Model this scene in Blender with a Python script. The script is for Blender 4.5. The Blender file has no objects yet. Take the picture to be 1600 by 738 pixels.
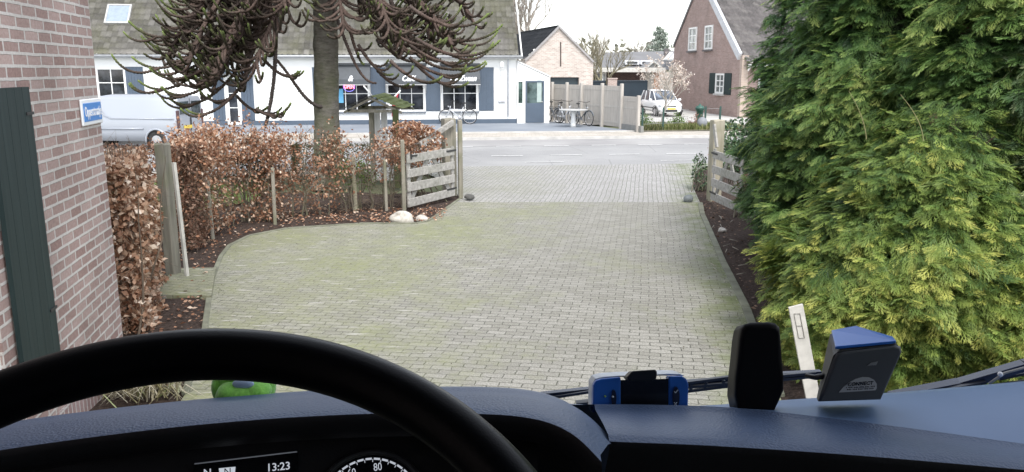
import bpy, math, random
import numpy as np
from mathutils import Vector, Matrix
R = math.radians
random.seed(7); rng = np.random.default_rng(7)
scene = bpy.context.scene
col = scene.collection
# ------------------------------------------------------------------ camera
CAMH, PITCH, FPX = 2.5, 11.7, 1250.0
cd = bpy.data.cameras.new('camera'); cam = bpy.data.objects.new('camera', cd); col.objects.link(cam)
cam.location = (0, 0, CAMH); cam.rotation_euler = (R(90 - PITCH), 0, 0)
cd.sensor_width = 36; cd.lens = 36 * FPX / 1600; cd.clip_start = .05; cd.clip_end = 2000
scene.camera = cam
# ------------------------------------------------------------------ light
EXPO = 1.45; SKY = .15
world = bpy.data.worlds.new('World'); scene.world = world; world.use_nodes = True
wn = world.node_tree.nodes; wl = world.node_tree.links
sky = wn.new('ShaderNodeTexSky'); sky.sky_type = 'NISHITA'; sky.sun_disc = False
SUN_EL, SUN_AZ = 55, 163
sky.sun_elevation = R(SUN_EL); sky.sun_rotation = R(SUN_AZ); sky.air_density = 1.0; sky.dust_density = 1.0; sky.ozone_density = 1.0
hs = wn.new('ShaderNodeHueSaturation'); hs.inputs['Saturation'].default_value = .28
bg = wn['Background']; bg.inputs['Strength'].default_value = SKY
wl.new(sky.outputs[0], hs.inputs['Color']); wl.new(hs.outputs[0], bg.inputs['Color'])
sd = bpy.data.lights.new('sun', 'SUN'); sd.energy = 1.2; sd.angle = R(20); sd.color = (1, .95, .88)
so = bpy.data.objects.new('sun', sd); col.objects.link(so)
so.rotation_euler = Vector((math.sin(R(SUN_AZ)) * math.cos(R(SUN_EL)), math.cos(R(SUN_AZ)) * math.cos(R(SUN_EL)), math.sin(R(SUN_EL)))).to_track_quat('Z', 'Y').to_euler()
so.location = (0, 0, 30)
vs = scene.view_settings; vs.view_transform = 'Standard'; vs.look = 'None'; vs.gamma = 1; vs.use_curve_mapping = False; vs.exposure = EXPO

# ------------------------------------------------------------------ helpers
_c, _s = math.cos(R(PITCH)), math.sin(R(PITCH))
def ray(px, py):
    u = (px - 800) / FPX; v = (369 - py) / FPX
    return Vector((u, _c + v * _s, -_s + v * _c))
def G(px, py, z=0.0):                       # point of the ground seen at a photo pixel
    r = ray(px, py); t = (z - CAMH) / r.z
    return Vector((r.x * t, r.y * t, z))
def A(px, py, Y):                           # point at forward distance Y
    r = ray(px, py); t = Y / r.y
    return Vector((r.x * t, Y, CAMH + r.z * t))
def HX(px, py, y0, k):                      # point on the vertical plane y = y0 + k x
    r = ray(px, py); t = y0 / (r.y - k * r.x)
    return Vector((r.x * t, r.y * t, CAMH + r.z * t))

def tag(o, label=None, cat=None, group=None, kind=None):
    if label: o['label'] = label
    if cat: o['category'] = cat
    if group: o['group'] = group
    if kind: o['kind'] = kind
    return o
MW = {}
def thing(name, loc, rz, label, cat, group=None):
    o = bpy.data.objects.new(name, None); col.objects.link(o)
    o.location = loc; o.rotation_euler = (0, 0, rz); o.empty_display_size = .2
    MW[o] = Matrix.Translation(Vector(loc)) @ Matrix.Rotation(rz, 4, 'Z')
    return tag(o, label, cat, group)
def clone(o, parent=None):
    c = o.copy(); col.objects.link(c)
    if parent is not None: c.parent = parent
    for ch in list(o.children): clone(ch, c)
    return c
def relabel(o, label): o['label'] = label; return o

class MB:
    def __init__(s): s.v = []; s.f = []; s.sm = []
    def add(s, vs, fs, smooth=False):
        b = len(s.v); s.v += [Vector(v) for v in vs]; s.f += [tuple(i + b for i in f) for f in fs]; s.sm += [smooth] * len(fs); return s
    def quad(s, *p): return s.add(p, [tuple(range(len(p)))])
    def box(s, c, d, rz=0, m=None, bev=0.0):
        x, y, z = d[0] / 2, d[1] / 2, d[2] / 2
        M = Matrix.Translation(Vector(c)) @ (m if m is not None else Matrix.Rotation(rz, 4, 'Z'))
        if bev <= 0:
            vs = [M @ Vector((a * x, b * y, e * z)) for a in (-1, 1) for b in (-1, 1) for e in (-1, 1)]
            return s.add(vs, [(0, 1, 3, 2), (4, 6, 7, 5), (0, 4, 5, 1), (2, 3, 7, 6), (0, 2, 6, 4), (1, 5, 7, 3)])
        b_ = min(bev, x * .9, y * .9, z * .9)
        prof = [(-x + b_, -y), (x - b_, -y), (x, -y + b_), (x, y - b_), (x - b_, y), (-x + b_, y), (-x, y - b_), (-x, -y + b_)]
        inn = [(px_ * (x - b_) / x, py_ * (y - b_) / y) for px_, py_ in prof]
        rings = [[(p[0], p[1], -z) for p in inn], [(p[0], p[1], -z + b_) for p in prof], [(p[0], p[1], z - b_) for p in prof], [(p[0], p[1], z) for p in inn]]
        vs = [M @ Vector(p) for r in rings for p in r]; fs = [tuple(range(7, -1, -1)), tuple(range(24, 32))]
        for r in range(3):
            for i in range(8): j = (i + 1) % 8; fs.append((r * 8 + i, r * 8 + j, r * 8 + 8 + j, r * 8 + 8 + i))
        return s.add(vs, fs)
    def bar(s, a, b, w, t=None, up=(0, 0, 1)):      # square bar from a to b
        a, b = Vector(a), Vector(b); t = t or w; d = (b - a); L = d.length; d.normalize()
        u = Vector(up); sd_ = d.cross(u)
        if sd_.length < 1e-4: sd_ = d.cross(Vector((1, 0, 0)))
        sd_.normalize(); u = sd_.cross(d)
        vs = [q + sd_ * (i * w / 2) + u * (j * t / 2) for q in (a, b) for i, j in ((-1, -1), (1, -1), (1, 1), (-1, 1))]
        return s.add(vs, [(0, 1, 2, 3), (7, 6, 5, 4), (0, 4, 5, 1), (1, 5, 6, 2), (2, 6, 7, 3), (3, 7, 4, 0)])
    def tube(s, pts, rad, n=8, caps=True, closed=False, smooth=True):
        P = [Vector(p) for p in pts]; k = len(P)
        rr = rad if hasattr(rad, '__len__') else [rad] * k
        vs = []; prev = None
        for i, p in enumerate(P):
            if closed: t = P[(i + 1) % k] - P[i - 1]
            else: t = P[min(i + 1, k - 1)] - P[max(i - 1, 0)]
            if t.length < 1e-9: t = Vector((0, 0, 1))
            t.normalize()
            if prev is None:
                a = Vector((0, 0, 1)) if abs(t.z) < .9 else Vector((1, 0, 0))
                prev = a
            u = prev - t * prev.dot(t)
            if u.length < 1e-5: u = t.orthogonal()
            u.normalize(); prev = u; w = t.cross(u)
            for j in range(n):
                th = 2 * math.pi * j / n; vs.append(p + (u * math.cos(th) + w * math.sin(th)) * rr[i])
        fs = []
        for i in range(k if closed else k - 1):
            i2 = (i + 1) % k
            for j in range(n): j2 = (j + 1) % n; fs.append((i * n + j, i * n + j2, i2 * n + j2, i2 * n + j))
        if caps and not closed: fs += [tuple(range(n - 1, -1, -1)), tuple(range((k - 1) * n, k * n))]
        return s.add(vs, fs, smooth)
    def lathe(s, prof, c=(0, 0, 0), n=24, m=None, smooth=True):     # prof: (r, z)
        M = Matrix.Translation(Vector(c)) @ (m if m is not None else Matrix.Identity(4))
        vs = [M @ Vector((r * math.cos(2 * math.pi * j / n), r * math.sin(2 * math.pi * j / n), z)) for r, z in prof for j in range(n)]
        fs = [(i * n + j, i * n + (j + 1) % n, (i + 1) * n + (j + 1) % n, (i + 1) * n + j) for i in range(len(prof) - 1) for j in range(n)]
        fs += [tuple(range(n - 1, -1, -1)), tuple(range((len(prof) - 1) * n, len(prof) * n))]
        return s.add(vs, fs, smooth)
    def prism(s, poly, off):                        # planar polygon extruded by vector
        k = len(poly); off = Vector(off); P = [Vector(p) for p in poly]
        return s.add(P + [p + off for p in P], [tuple(range(k - 1, -1, -1)), tuple(range(k, 2 * k))] + [(i, (i + 1) % k, k + (i + 1) % k, k + i) for i in range(k)])
    def grid(s, rows, smooth=True, close=False):
        n = len(rows[0]); vs = [p for r in rows for p in r]
        return s.add(vs, [(i * n + j, i * n + (j + 1) % n, (i + 1) * n + (j + 1) % n, (i + 1) * n + j) for i in range(len(rows) - 1) for j in range(n if close else n - 1)], smooth)
    def ell(s, c, r, n=16, m=8, rot=None):
        M = Matrix.Translation(Vector(c)) @ (rot if rot is not None else Matrix.Identity(4))
        rows = [[M @ Vector((r[0] * math.cos(a) * math.sin(b), r[1] * math.sin(a) * math.sin(b), r[2] * math.cos(b))) for a in [2 * math.pi * j / n for j in range(n)]] for b in [math.pi * (i + .001) / m if i == 0 else math.pi * min(i, m - .001) / m for i in range(m + 1)]]
        return s.grid(rows, True, True)
    def build(s, name, mat, parent=None, sub=0, bev=0, label=None):
        vs = s.v
        if parent is not None and parent in MW:
            inv = MW[parent].inverted(); vs = [inv @ v for v in vs]
        me = bpy.data.meshes.new(name); me.from_pydata([tuple(v) for v in vs], [], s.f); me.update()
        me.polygons.foreach_set('use_smooth', s.sm)
        boxuv(me)
        o = bpy.data.objects.new(name, me); col.objects.link(o)
        if mat: me.materials.append(mat)
        if parent is not None: o.parent = parent; MW[o] = MW.get(parent, Matrix.Identity(4))
        else: MW[o] = Matrix.Identity(4)
        if bev:
            md = o.modifiers.new('b', 'BEVEL'); md.width = bev; md.segments = 2; md.limit_method = 'ANGLE'
        if sub:
            md = o.modifiers.new('s', 'SUBSURF'); md.levels = sub; md.render_levels = sub
        if label: o['label'] = label
        return o
def _pieces(mb):
    par = list(range(len(mb.v)))
    def find(i):
        while par[i] != i: par[i] = par[par[i]]; i = par[i]
        return i
    for f in mb.f:
        a = find(f[0])
        for i in f[1:]: par[find(i)] = a
    out = {}
    for f, sm in zip(mb.f, mb.sm): out.setdefault(find(f[0]), []).append((f, sm))
    for fs in out.values():
        idx = {}; m = MB()
        for f, sm in fs:
            for i in f:
                if i not in idx: idx[i] = len(m.v); m.v.append(mb.v[i])
            m.f.append(tuple(idx[i] for i in f)); m.sm.append(sm)
        yield m
def build_each(mb, name, mat, parent=None, **kw):
    return [m.build(name, mat, parent, **kw) for m in _pieces(mb)]
def boxuv(me):
    nl = len(me.loops); npg = len(me.polygons)
    if npg == 0: return
    co = np.empty(len(me.vertices) * 3); me.vertices.foreach_get('co', co); co = co.reshape(-1, 3)
    lv = np.empty(nl, dtype=np.int32); me.loops.foreach_get('vertex_index', lv)
    nn = np.empty(npg * 3); me.polygons.foreach_get('normal', nn); nn = nn.reshape(-1, 3)
    lt = np.empty(npg, dtype=np.int32); me.polygons.foreach_get('loop_total', lt)
    N = np.repeat(nn, lt, axis=0)
    T = np.stack([-N[:, 1], N[:, 0], np.zeros(len(N))], 1); L = np.linalg.norm(T, axis=1)
    flat = (np.abs(N[:, 2]) > .93) | (L < 1e-6); T[flat] = (1, 0, 0); L[flat] = 1; T /= L[:, None]
    # keep the direction consistent
    sg = np.where((T[:, 0] < -1e-3) | ((np.abs(T[:, 0]) <= 1e-3) & (T[:, 1] < 0)), -1, 1); T *= sg[:, None]
    B = np.cross(N, T); B[flat] = (0, 1, 0); B *= np.where(B[:, 2] < 0, -1, 1)[:, None]; B[flat] = (0, 1, 0)
    p = co[lv]; uv = np.stack([(p * T).sum(1), (p * B).sum(1)], 1).astype(np.float32)
    l = me.uv_layers.new(name='UVMap'); l.data.foreach_set('uv', uv.ravel())
def npmesh(name, V, F, mat, parent=None, var=None, smooth=False):
    """V (n,3), F (m,k) -> one object, var = per vertex random value"""
    V = np.asarray(V, dtype=np.float32); F = np.asarray(F, dtype=np.int32)
    if parent is not None and parent in MW:
        M = np.array(MW[parent].inverted()); V = (V @ M[:3, :3].T + M[:3, 3]).astype(np.float32)
    me = bpy.data.meshes.new(name); k = F.shape[1]
    me.vertices.add(len(V)); me.vertices.foreach_set('co', V.ravel())
    me.loops.add(F.size); me.loops.foreach_set('vertex_index', F.ravel())
    me.polygons.add(len(F)); me.polygons.foreach_set('loop_start', np.arange(0, F.size, k, dtype=np.int32)); me.polygons.foreach_set('loop_total', np.full(len(F), k, dtype=np.int32))
    if smooth: me.polygons.foreach_set('use_smooth', np.ones(len(F), dtype=bool))
    me.update(calc_edges=True); me.validate()
    if var is not None:
        a = me.attributes.new('var', 'FLOAT', 'POINT'); a.data.foreach_set('value', np.asarray(var, dtype=np.float32))
    o = bpy.data.objects.new(name, me); col.objects.link(o)
    if mat: me.materials.append(mat)
    if parent is not None: o.parent = parent
    MW[o] = MW.get(parent, Matrix.Identity(4)) if parent is not None else Matrix.Identity(4)
    return o
def unit(a): return a / np.maximum(np.linalg.norm(a, axis=-1, keepdims=True), 1e-9)
def stamp(proto_v, proto_f, pos, fwd, up, size, pv=None, grad=0):
    """copies of a prototype (x forward, z up) at pos; returns V, F, var"""
    f = unit(fwd); sd_ = unit(np.cross(up, f)); u = np.cross(f, sd_)
    n = len(pos); k = len(proto_v); sz = np.broadcast_to(np.asarray(size), (n,))[:, None, None]
    V = pos[:, None, :] + sz * (proto_v[None, :, 0:1] * f[:, None, :] + proto_v[None, :, 1:2] * sd_[:, None, :] + proto_v[None, :, 2:3] * u[:, None, :])
    F = (proto_f[None] + (np.arange(n) * k)[:, None, None]).reshape(-1, proto_f.shape[1])
    r = rng.random(n) if pv is None else pv
    return V.reshape(-1, 3), F, np.repeat(r, k) + (0 if grad == 0 else np.tile((proto_v[:, 0] - .45) * grad, n))

def text(s, size, mat, parent, M, shear=0, name='lettering', ext=.003, sx=1.0, bold=0.0):
    cu = bpy.data.curves.new('t', 'FONT'); cu.body = s; cu.size = size; cu.shear = shear; cu.extrude = ext; cu.offset = bold
    cu.align_x = 'CENTER'; cu.align_y = 'CENTER'; cu.resolution_u = 3
    t = bpy.data.objects.new('t', cu); col.objects.link(t); bpy.context.view_layer.update()
    me = bpy.data.meshes.new_from_object(t.evaluated_get(bpy.context.evaluated_depsgraph_get()))
    bpy.data.objects.remove(t)
    me.materials.clear(); me.materials.append(mat)
    Mx = MW[parent].inverted() @ M @ Matrix.Diagonal((sx, 1, 1, 1))
    me.transform(Mx); me.name = name
    o = bpy.data.objects.new(name, me); col.objects.link(o); o.parent = parent; MW[o] = MW[parent]
    return o
def frame(o, x, y):        # matrix with origin o, x axis x, y axis y
    x = Vector(x).normalized(); y = Vector(y); y = (y - x * x.dot(y)).normalized(); z = x.cross(y)
    m = Matrix.Identity(4)
    for i in range(3): m[i][0] = x[i]; m[i][1] = y[i]; m[i][2] = z[i]; m[i][3] = o[i]
    return m

# ------------------------------------------------------------------ materials
class NT:
    def __init__(s, name):
        s.m = bpy.data.materials.new(name); s.m.use_nodes = True; s.t = s.m.node_tree; s.n = s.t.nodes; s.b = s.n['Principled BSDF']; s.out = s.n['Material Output']
    def N(s, t, **kw):
        n = s.n.new('ShaderNode' + t)
        for k, v in kw.items():
            if k in n.inputs.keys(): s.S(n.inputs[k], v)
            elif hasattr(n, k): setattr(n, k, v)
            else: s.S(n.inputs[k.replace('_', ' ')], v)
        return n
    def S(s, sock, v):
        if hasattr(v, 'is_output'): s.t.links.new(v, sock)
        elif isinstance(v, bpy.types.Node): s.t.links.new(v.outputs[0], sock)
        else:
            if isinstance(v, tuple) and len(v) == 3 and sock.type == 'RGBA': v = (*v, 1)
            sock.default_value = v
    def mix(s, f, a, b, mode='MIX'):
        n = s.n.new('ShaderNodeMix'); n.data_type = 'RGBA'; n.blend_type = mode; s.S(n.inputs[0], f); s.S(n.inputs[6], a); s.S(n.inputs[7], b); return n.outputs[2]
    def math(s, op, a, b=0, clamp=False):
        n = s.n.new('ShaderNodeMath'); n.operation = op; n.use_clamp = clamp; s.S(n.inputs[0], a); s.S(n.inputs[1], b); return n.outputs[0]
    def noise(s, scale, detail=4, vec=None, rough=.55):
        n = s.N('TexNoise'); n.inputs['Scale'].default_value = scale; n.inputs['Detail'].default_value = detail; n.inputs['Roughness'].default_value = rough
        if vec is not None: s.S(n.inputs['Vector'], vec)
        return n.outputs[0]
    def ramp(s, f, stops, interp='LINEAR'):
        n = s.n.new('ShaderNodeValToRGB'); s.S(n.inputs[0], f); cr = n.color_ramp; cr.interpolation = interp
        while len(cr.elements) < len(stops): cr.elements.new(.5)
        for e, (p, c) in zip(cr.elements, stops): e.position = p; e.color = (*c, 1) if isinstance(c, tuple) else (c, c, c, 1)
        return n.outputs[0]
    def mr(s, f, a, b, c=0, d=1):
        n = s.n.new('ShaderNodeMapRange'); s.S(n.inputs[0], f)
        for i, v in enumerate((a, b, c, d)): n.inputs[i + 1].default_value = v
        return n.outputs[0]
    def uv(s): return s.N('TexCoord').outputs['UV']
    def obj(s): return s.N('TexCoord').outputs['Object']
    def pos(s): return s.N('NewGeometry').outputs['Position']
    def bump(s, h, st=.3, d=.01, nrm=None):
        n = s.N('Bump'); n.inputs['Strength'].default_value = st; n.inputs['Distance'].default_value = d; s.S(n.inputs['Height'], h)
        if nrm is not None: s.S(n.inputs['Normal'], nrm)
        s.S(s.b.inputs['Normal'], n.outputs[0]); return n.outputs[0]
    def col(s, c): s.S(s.b.inputs['Base Color'], c)
    def set(s, **kw):
        for k, v in kw.items(): s.S(s.b.inputs[k.replace('_', ' ')], v)
def plain(name, c, rough=.6, metal=0, var=.12, scale=6, bump=0, spec=.5):
    t = NT(name); n = t.noise(scale, 5, t.obj())
    t.col(t.mix(t.mr(n, .3, .7), tuple(x * (1 - var) for x in c), tuple(min(1, x * (1 + var)) for x in c)))
    t.set(Roughness=rough, Metallic=metal, Specular_IOR_Level=spec)
    if bump: t.bump(t.noise(scale * 8, 4, t.obj()), bump, .004)
    return t.m
def brickmat(name, c1, c2, mort, bw, bh, ms=.011, bias=0, bump=.6, off=.5, dirt=.15, sq=1.0, rough=.85, spread=None):
    t = NT(name); uv = t.uv()
    wob = t.N('VectorMath', operation='SCALE'); nz = t.N('TexNoise'); nz.inputs['Scale'].default_value = 9; t.S(nz.inputs['Vector'], uv); sb = t.N('VectorMath', operation='SUBTRACT'); t.S(sb.inputs[0], nz.outputs['Color']); sb.inputs[1].default_value = (.5, .5, .5)
    t.S(wob.inputs[0], sb.outputs[0]); wob.inputs['Scale'].default_value = ms * .9
    ad = t.N('VectorMath', operation='ADD'); t.S(ad.inputs[0], uv); t.S(ad.inputs[1], wob.outputs[0])
    b = t.N('TexBrick'); t.S(b.inputs['Vector'], ad.outputs[0])
    for k, v in dict(Scale=1.0, Mortar_Size=ms, Mortar_Smooth=.25, Bias=bias, Brick_Width=bw, Row_Height=bh).items(): b.inputs[k.replace('_', ' ')].default_value = v
    b.offset = off; b.squash = sq; b.squash_frequency = 3
    t.S(b.inputs['Color1'], c1); t.S(b.inputs['Color2'], c2); t.S(b.inputs['Mortar'], mort)
    n1 = t.noise(1.3, 5, uv); n2 = t.noise(45, 4, uv)
    cc = t.mix(t.mr(n1, .35, .7, 0, dirt), b.outputs['Color'], (.1, .09, .08))
    cc = t.mix(.5, cc, t.ramp(n2, [(.25, .25), (.75, .75)]), 'SOFT_LIGHT')
    t.col(cc); t.set(Roughness=rough, Specular_IOR_Level=.25)
    h = t.math('ADD', t.math('SUBTRACT', 1, b.outputs['Fac']), t.math('MULTIPLY', n2, .35))
    t.bump(h, bump, .006)
    return t.m
def leafmat(name, stops, rough=.6, trans=.25, spec=.3):
    t = NT(name); a = t.N('Attribute'); a.attribute_name = 'var'
    c = t.ramp(a.outputs['Fac'], stops); n = t.noise(2.2, 3, t.pos()); c = t.mix(.35, c, t.ramp(n, [(.3, .3), (.7, .75)]), 'SOFT_LIGHT')
    t.col(c); t.set(Roughness=rough, Specular_IOR_Level=spec)
    tr = t.N('BsdfTranslucent'); t.S(tr.inputs['Color'], c); mx = t.N('MixShader'); mx.inputs[0].default_value = trans
    t.S(mx.inputs[1], t.b.outputs[0]); t.S(mx.inputs[2], tr.outputs[0]); t.S(t.out.inputs[0], mx.outputs[0])
    return t.m
def woodmat(name, c1, c2, scale=14, axis=2, rough=.85, green=0, gcol=(.12, .15, .05)):
    t = NT(name); mp = t.N('Mapping'); t.S(mp.inputs[0], t.obj()); sc = [scale] * 3; sc[axis] = scale * .08; mp.inputs['Scale'].default_value = sc
    n = t.noise(1.0, 6, mp.outputs[0], .65); c = t.mix(t.mr(n, .3, .7), c1, c2)
    if green: c = t.mix(t.mr(t.noise(2.3, 4, t.obj()), .45, .7, 0, green), c, gcol)
    t.col(c); t.set(Roughness=rough, Specular_IOR_Level=.2); t.bump(n, .35, .004); return t.m
def glassmat(name, tint=(.02, .025, .03), rough=.05):
    t = NT(name); n = t.noise(1.7, 3, t.pos()); t.col(t.mix(t.mr(n, .42, .62), tint, tuple(x * 3 + .02 for x in tint))); t.set(Roughness=rough, Specular_IOR_Level=.7); return t.m
# ================================================================== GROUND, ROAD, DRIVEWAY
K = .12                                   # slope of the street direction against the x axis
SL = Vector((1, K, 0)).normalized(); SN = Vector((K, -1, 0)).normalized()      # along the street, towards us
def strip(name, ya, yb, z, mat, x0=-60, x1=60, thick=0, kind='structure'):
    m = MB(); P = [Vector((x0, ya + K * x0, z)), Vector((x1, ya + K * x1, z)), Vector((x1, yb + K * x1, z)), Vector((x0, yb + K * x0, z))]
    if thick: m.prism([p - Vector((0, 0, thick)) for p in P], (0, 0, thick))
    else: m.quad(*P)
    o = m.build(name, mat); tag(o, kind=kind); return o
t = NT('ground_mat'); n = t.noise(.6, 6, t.pos()); t.col(t.ramp(n, [(.3, (.05, .06, .025)), (.7, (.11, .12, .06))])); t.set(Roughness=1.0); M_ground = t.m
m = MB(); m.quad((-500, -300, -.05), (500, -300, -.05), (500, 900, -.05), (-500, 900, -.05)); tag(m.build('ground', M_ground), kind='structure')

t = NT('asphalt'); p = t.pos(); c = t.mix(t.mr(t.noise(.35, 5, p), .35, .65), (.28, .28, .28), (.35, .35, .348))
c = t.mix(t.mr(t.noise(60, 3, p), .4, .7, 0, .45), c, (.16, .16, .16))
w_ = t.N('TexVoronoi', feature='DISTANCE_TO_EDGE'); w_.inputs['Scale'].default_value = .35; t.S(w_.inputs['Vector'], p)
c = t.mix(t.mr(w_.outputs['Distance'], 0, .006, .5, 0), c, (.13, .13, .13))
t.col(c); t.set(Roughness=.85, Specular_IOR_Level=.3); t.bump(t.noise(150, 3, p), .3, .004); M_asph = t.m
strip('road', 21.3, 29.6, -.01, M_asph)
t = NT('red_lane'); p = t.pos(); c = t.mix(t.mr(t.noise(.5, 5, p), .35, .65), (.25, .245, .245), (.33, .325, .32)); t.col(c); t.set(Roughness=.9); M_lane = t.m
strip('cycle_lane', 27.1, 29.55, -.006, M_lane)
t = NT('white_line'); p = t.pos(); t.col(t.mix(t.mr(t.noise(12, 5, p), .4, .65), (.66, .66, .65), (.40, .40, .40))); t.set(Roughness=.7); M_line = t.m
m = MB()
for y0, L, per, w, ph in ((27.05, .85, 1.62, .14, .3), (24.0, .95, 1.78, .14, .9)):
    x = -30 + ph
    while x < 30:
        a = Vector((x, y0 + K * x, .0)); b = a + SL * L; n_ = SN * w; m.quad(a + n_, b + n_, b, a); x += per * (1)
for x in (.35, 4.2, -3.4):
    a = Vector((x, 22.15 + K * x, .0)); m.quad(a + SN * .1, a + SL * 1.1 + SN * .1, a + SL * 1.1, a)
tag(m.build('road_markings', M_line), kind='structure')
M_pale = brickmat('pale_paver', (.42, .39, .34), (.50, .46, .41), (.30, .28, .25), .3, .3, .008, dirt=.25)
M_kerb = plain('kerb_concrete', (.46, .45, .43), .9, var=.15, scale=3, bump=.3)
strip('pavement', 29.75, 31.9, .07, M_pale, thick=.1)
strip('kerb', 29.6, 29.75, .085, M_kerb, thick=.12)
strip('kerb', 31.9, 32.05, .12, M_kerb, thick=.15, x1=5.0)
t = NT('terrace_paving'); uv = t.uv(); n = t.noise(.5, 4, uv); c = t.mix(t.mr(n, .3, .7), (.19, .215, .25), (.26, .285, .32)); c = t.mix(t.mr(t.noise(40, 3, uv), .45, .7, 0, .4), c, (.12, .14, .17)); t.col(c); t.set(Roughness=.7); M_terr = t.m
m = MB(); xs = (-30, 5.0, 2.2, -30)
pts = [(-30, 32.05 - 3.6), (5.0, 32.05 + .6), (1.7, 39.4), (-30, 39.4 - 3.6)]
m.quad(*[Vector((a, b, .1)) for a, b in pts]); tag(m.build('terrace', M_terr), kind='structure')
m = MB(); m.quad((5.2, 36.6, .02), (40, 40.8, .02), (40, 62, .02), (-4, 62, .02), (1.7, 39.5, .02)); tag(m.build('yard', plain('yard_paving', (.45, .44, .42), .9, var=.12, scale=.7)), kind='structure')

# driveway edges (world)
DL = [(-2.0, 2.0), (-2.58, 5.94), (-3.06, 7.63), (-3.62, 9.3), (-4.0, 10.7), (-4.12, 11.4), (-4.06, 12.1), (-3.62, 12.68), (-2.55, 13.07), (-1.6, 13.1), (-1.42, 13.3), (-1.04, 15.7), (-1.25, 17.2), (-1.9, 19.2), (-3.0, 21.0)]
DR = [(1.5, 2.0), (2.1, 5.9), (2.52, 8.29), (2.81, 10.35), (3.38, 13.98), (3.62, 15.2), (4.0, 17.6), (4.6, 20.0), (5.4, 21.95)]
def pave_mat(name, rot, bw, bh, base1, base2, joint, moss=1.0):
    t = NT(name); p = t.pos(); mp = t.N('Mapping'); t.S(mp.inputs[0], p); mp.inputs['Rotation'].default_value = (0, 0, rot)
    nz = t.N('TexNoise'); nz.inputs['Scale'].default_value = 1.1; nz.inputs['Detail'].default_value = 3; t.S(nz.inputs['Vector'], p)
    sb = t.N('VectorMath', operation='SUBTRACT'); t.S(sb.inputs[0], nz.outputs['Color']); sb.inputs[1].default_value = (.5, .5, .5)
    sc = t.N('VectorMath', operation='SCALE'); t.S(sc.inputs[0], sb.outputs[0]); sc.inputs['Scale'].default_value = .10
    ad = t.N('VectorMath', operation='ADD'); t.S(ad.inputs[0], mp.outputs[0]); t.S(ad.inputs[1], sc.outputs[0])
    nf = t.N('TexNoise'); nf.inputs['Scale'].default_value = 22; t.S(nf.inputs['Vector'], p)
    sb2 = t.N('VectorMath', operation='SUBTRACT'); t.S(sb2.inputs[0], nf.outputs['Color']); sb2.inputs[1].default_value = (.5, .5, .5)
    sc2 = t.N('VectorMath', operation='SCALE'); t.S(sc2.inputs[0], sb2.outputs[0]); sc2.inputs['Scale'].default_value = .028
    ad2 = t.N('VectorMath', operation='ADD'); t.S(ad2.inputs[0], ad.outputs[0]); t.S(ad2.inputs[1], sc2.outputs[0])
    b = t.N('TexBrick'); t.S(b.inputs['Vector'], ad2.outputs[0]); b.offset = .5
    for k, v in dict(Scale=1.0, Mortar_Size=.005, Mortar_Smooth=.35, Bias=-.1, Brick_Width=bw, Row_Height=bh).items(): b.inputs[k.replace('_', ' ')].default_value = v
    t.S(b.inputs['Color1'], base1); t.S(b.inputs['Color2'], base2); t.S(b.inputs['Mortar'], joint)
    joint_f = b.outputs['Fac']
    # moss: a broad green film on the left half and along the right edge, thin in the wheel tracks
    sx = t.N('SeparateXYZ'); t.S(sx.inputs[0], p); X, Y = sx.outputs[0], sx.outputs[1]
    lat = t.math('SUBTRACT', X, t.math('MULTIPLY', Y, .166))             # across the drive: right edge ~ 1.15
    big = t.noise(.55, 5, p); mid = t.noise(3.2, 5, p, .65)
    right = t.mr(lat, .45, 1.15); left = t.mr(lat, -1.1, -3.2); 
    far = t.mr(Y, 15.5, 12.0)
    film = t.math('ADD', t.math('MULTIPLY', left, .75), t.math('MULTIPLY', right, 1.0))
    film = t.math('ADD', film, t.mr(big, .42, .62, -.25, .35)); film = t.math('ADD', film, t.mr(mid, .35, .7, -.3, .3))
    film = t.math('MULTIPLY', t.math('MULTIPLY', film, t.mr(t.noise(14, 5, p, .75), .35, .6, .45, 1.15)), .76 * moss, True)
    cc = t.mix(t.mr(big, .3, .7, 0, .35), b.outputs['Color'], (.21, .205, .20))
    sp = t.noise(60, 4, p, .8); cc = t.mix(.8, cc, t.ramp(sp, [(.32, .12), (.68, .9)]), 'SOFT_LIGHT')
    brk = t.N('TexWhiteNoise')
    cc = t.mix(film, cc, t.mix(t.mr(mid, .3, .7), (.185, .20, .10), (.255, .27, .145)))
    dm = t.math('MULTIPLY', t.mr(mid, .42, .62), t.mr(lat, .45, 1.0), True)
    cc = t.mix(t.math('MULTIPLY', dm, .6), cc, (.09, .125, .03))
    # white scuffs
    wn_ = t.N('TexNoise'); mp2 = t.N('Mapping'); t.S(mp2.inputs[0], p); mp2.inputs['Scale'].default_value = (3, 14, 3); t.S(wn_.inputs['Vector'], mp2.outputs[0]); wn_.inputs['Scale'].default_value = 1.0; wn_.inputs['Detail'].default_value = 5
    sf = t.math('MULTIPLY', t.mr(wn_.outputs[0], .62, .66), t.mr(lat, -1.2, -2.6), True); cc = t.mix(t.math('MULTIPLY', sf, .7), cc, (.42, .41, .38))
    jj = t.mix(t.mr(big, .4, .6), (.085, .085, .07), (.13, .14, .075)); cc = t.mix(t.math('MULTIPLY', joint_f, t.math('MULTIPLY', t.mr(mid, .3, .65, 1.0, .45), t.math('MULTIPLY', t.mr(t.math('ADD', lat, t.math('MULTIPLY', big, 2.0)), 0, 2.2, .5, 1.0), t.mr(t.noise(7, 4, p, .7), .38, .58, .25, 1.0)))), cc, jj)
    t.col(cc); t.set(Roughness=.9, Specular_IOR_Level=.25)
    t.bump(t.math('ADD', t.math('SUBTRACT', 1, joint_f), t.math('MULTIPLY', sp, .45)), .7, .006)
    return t.m
TH = math.atan(.166)
M_drive = pave_mat('driveway_clinkers', TH, .184, .092, (.235, .23, .20), (.31, .303, .272), (.075, .075, .065))
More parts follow.
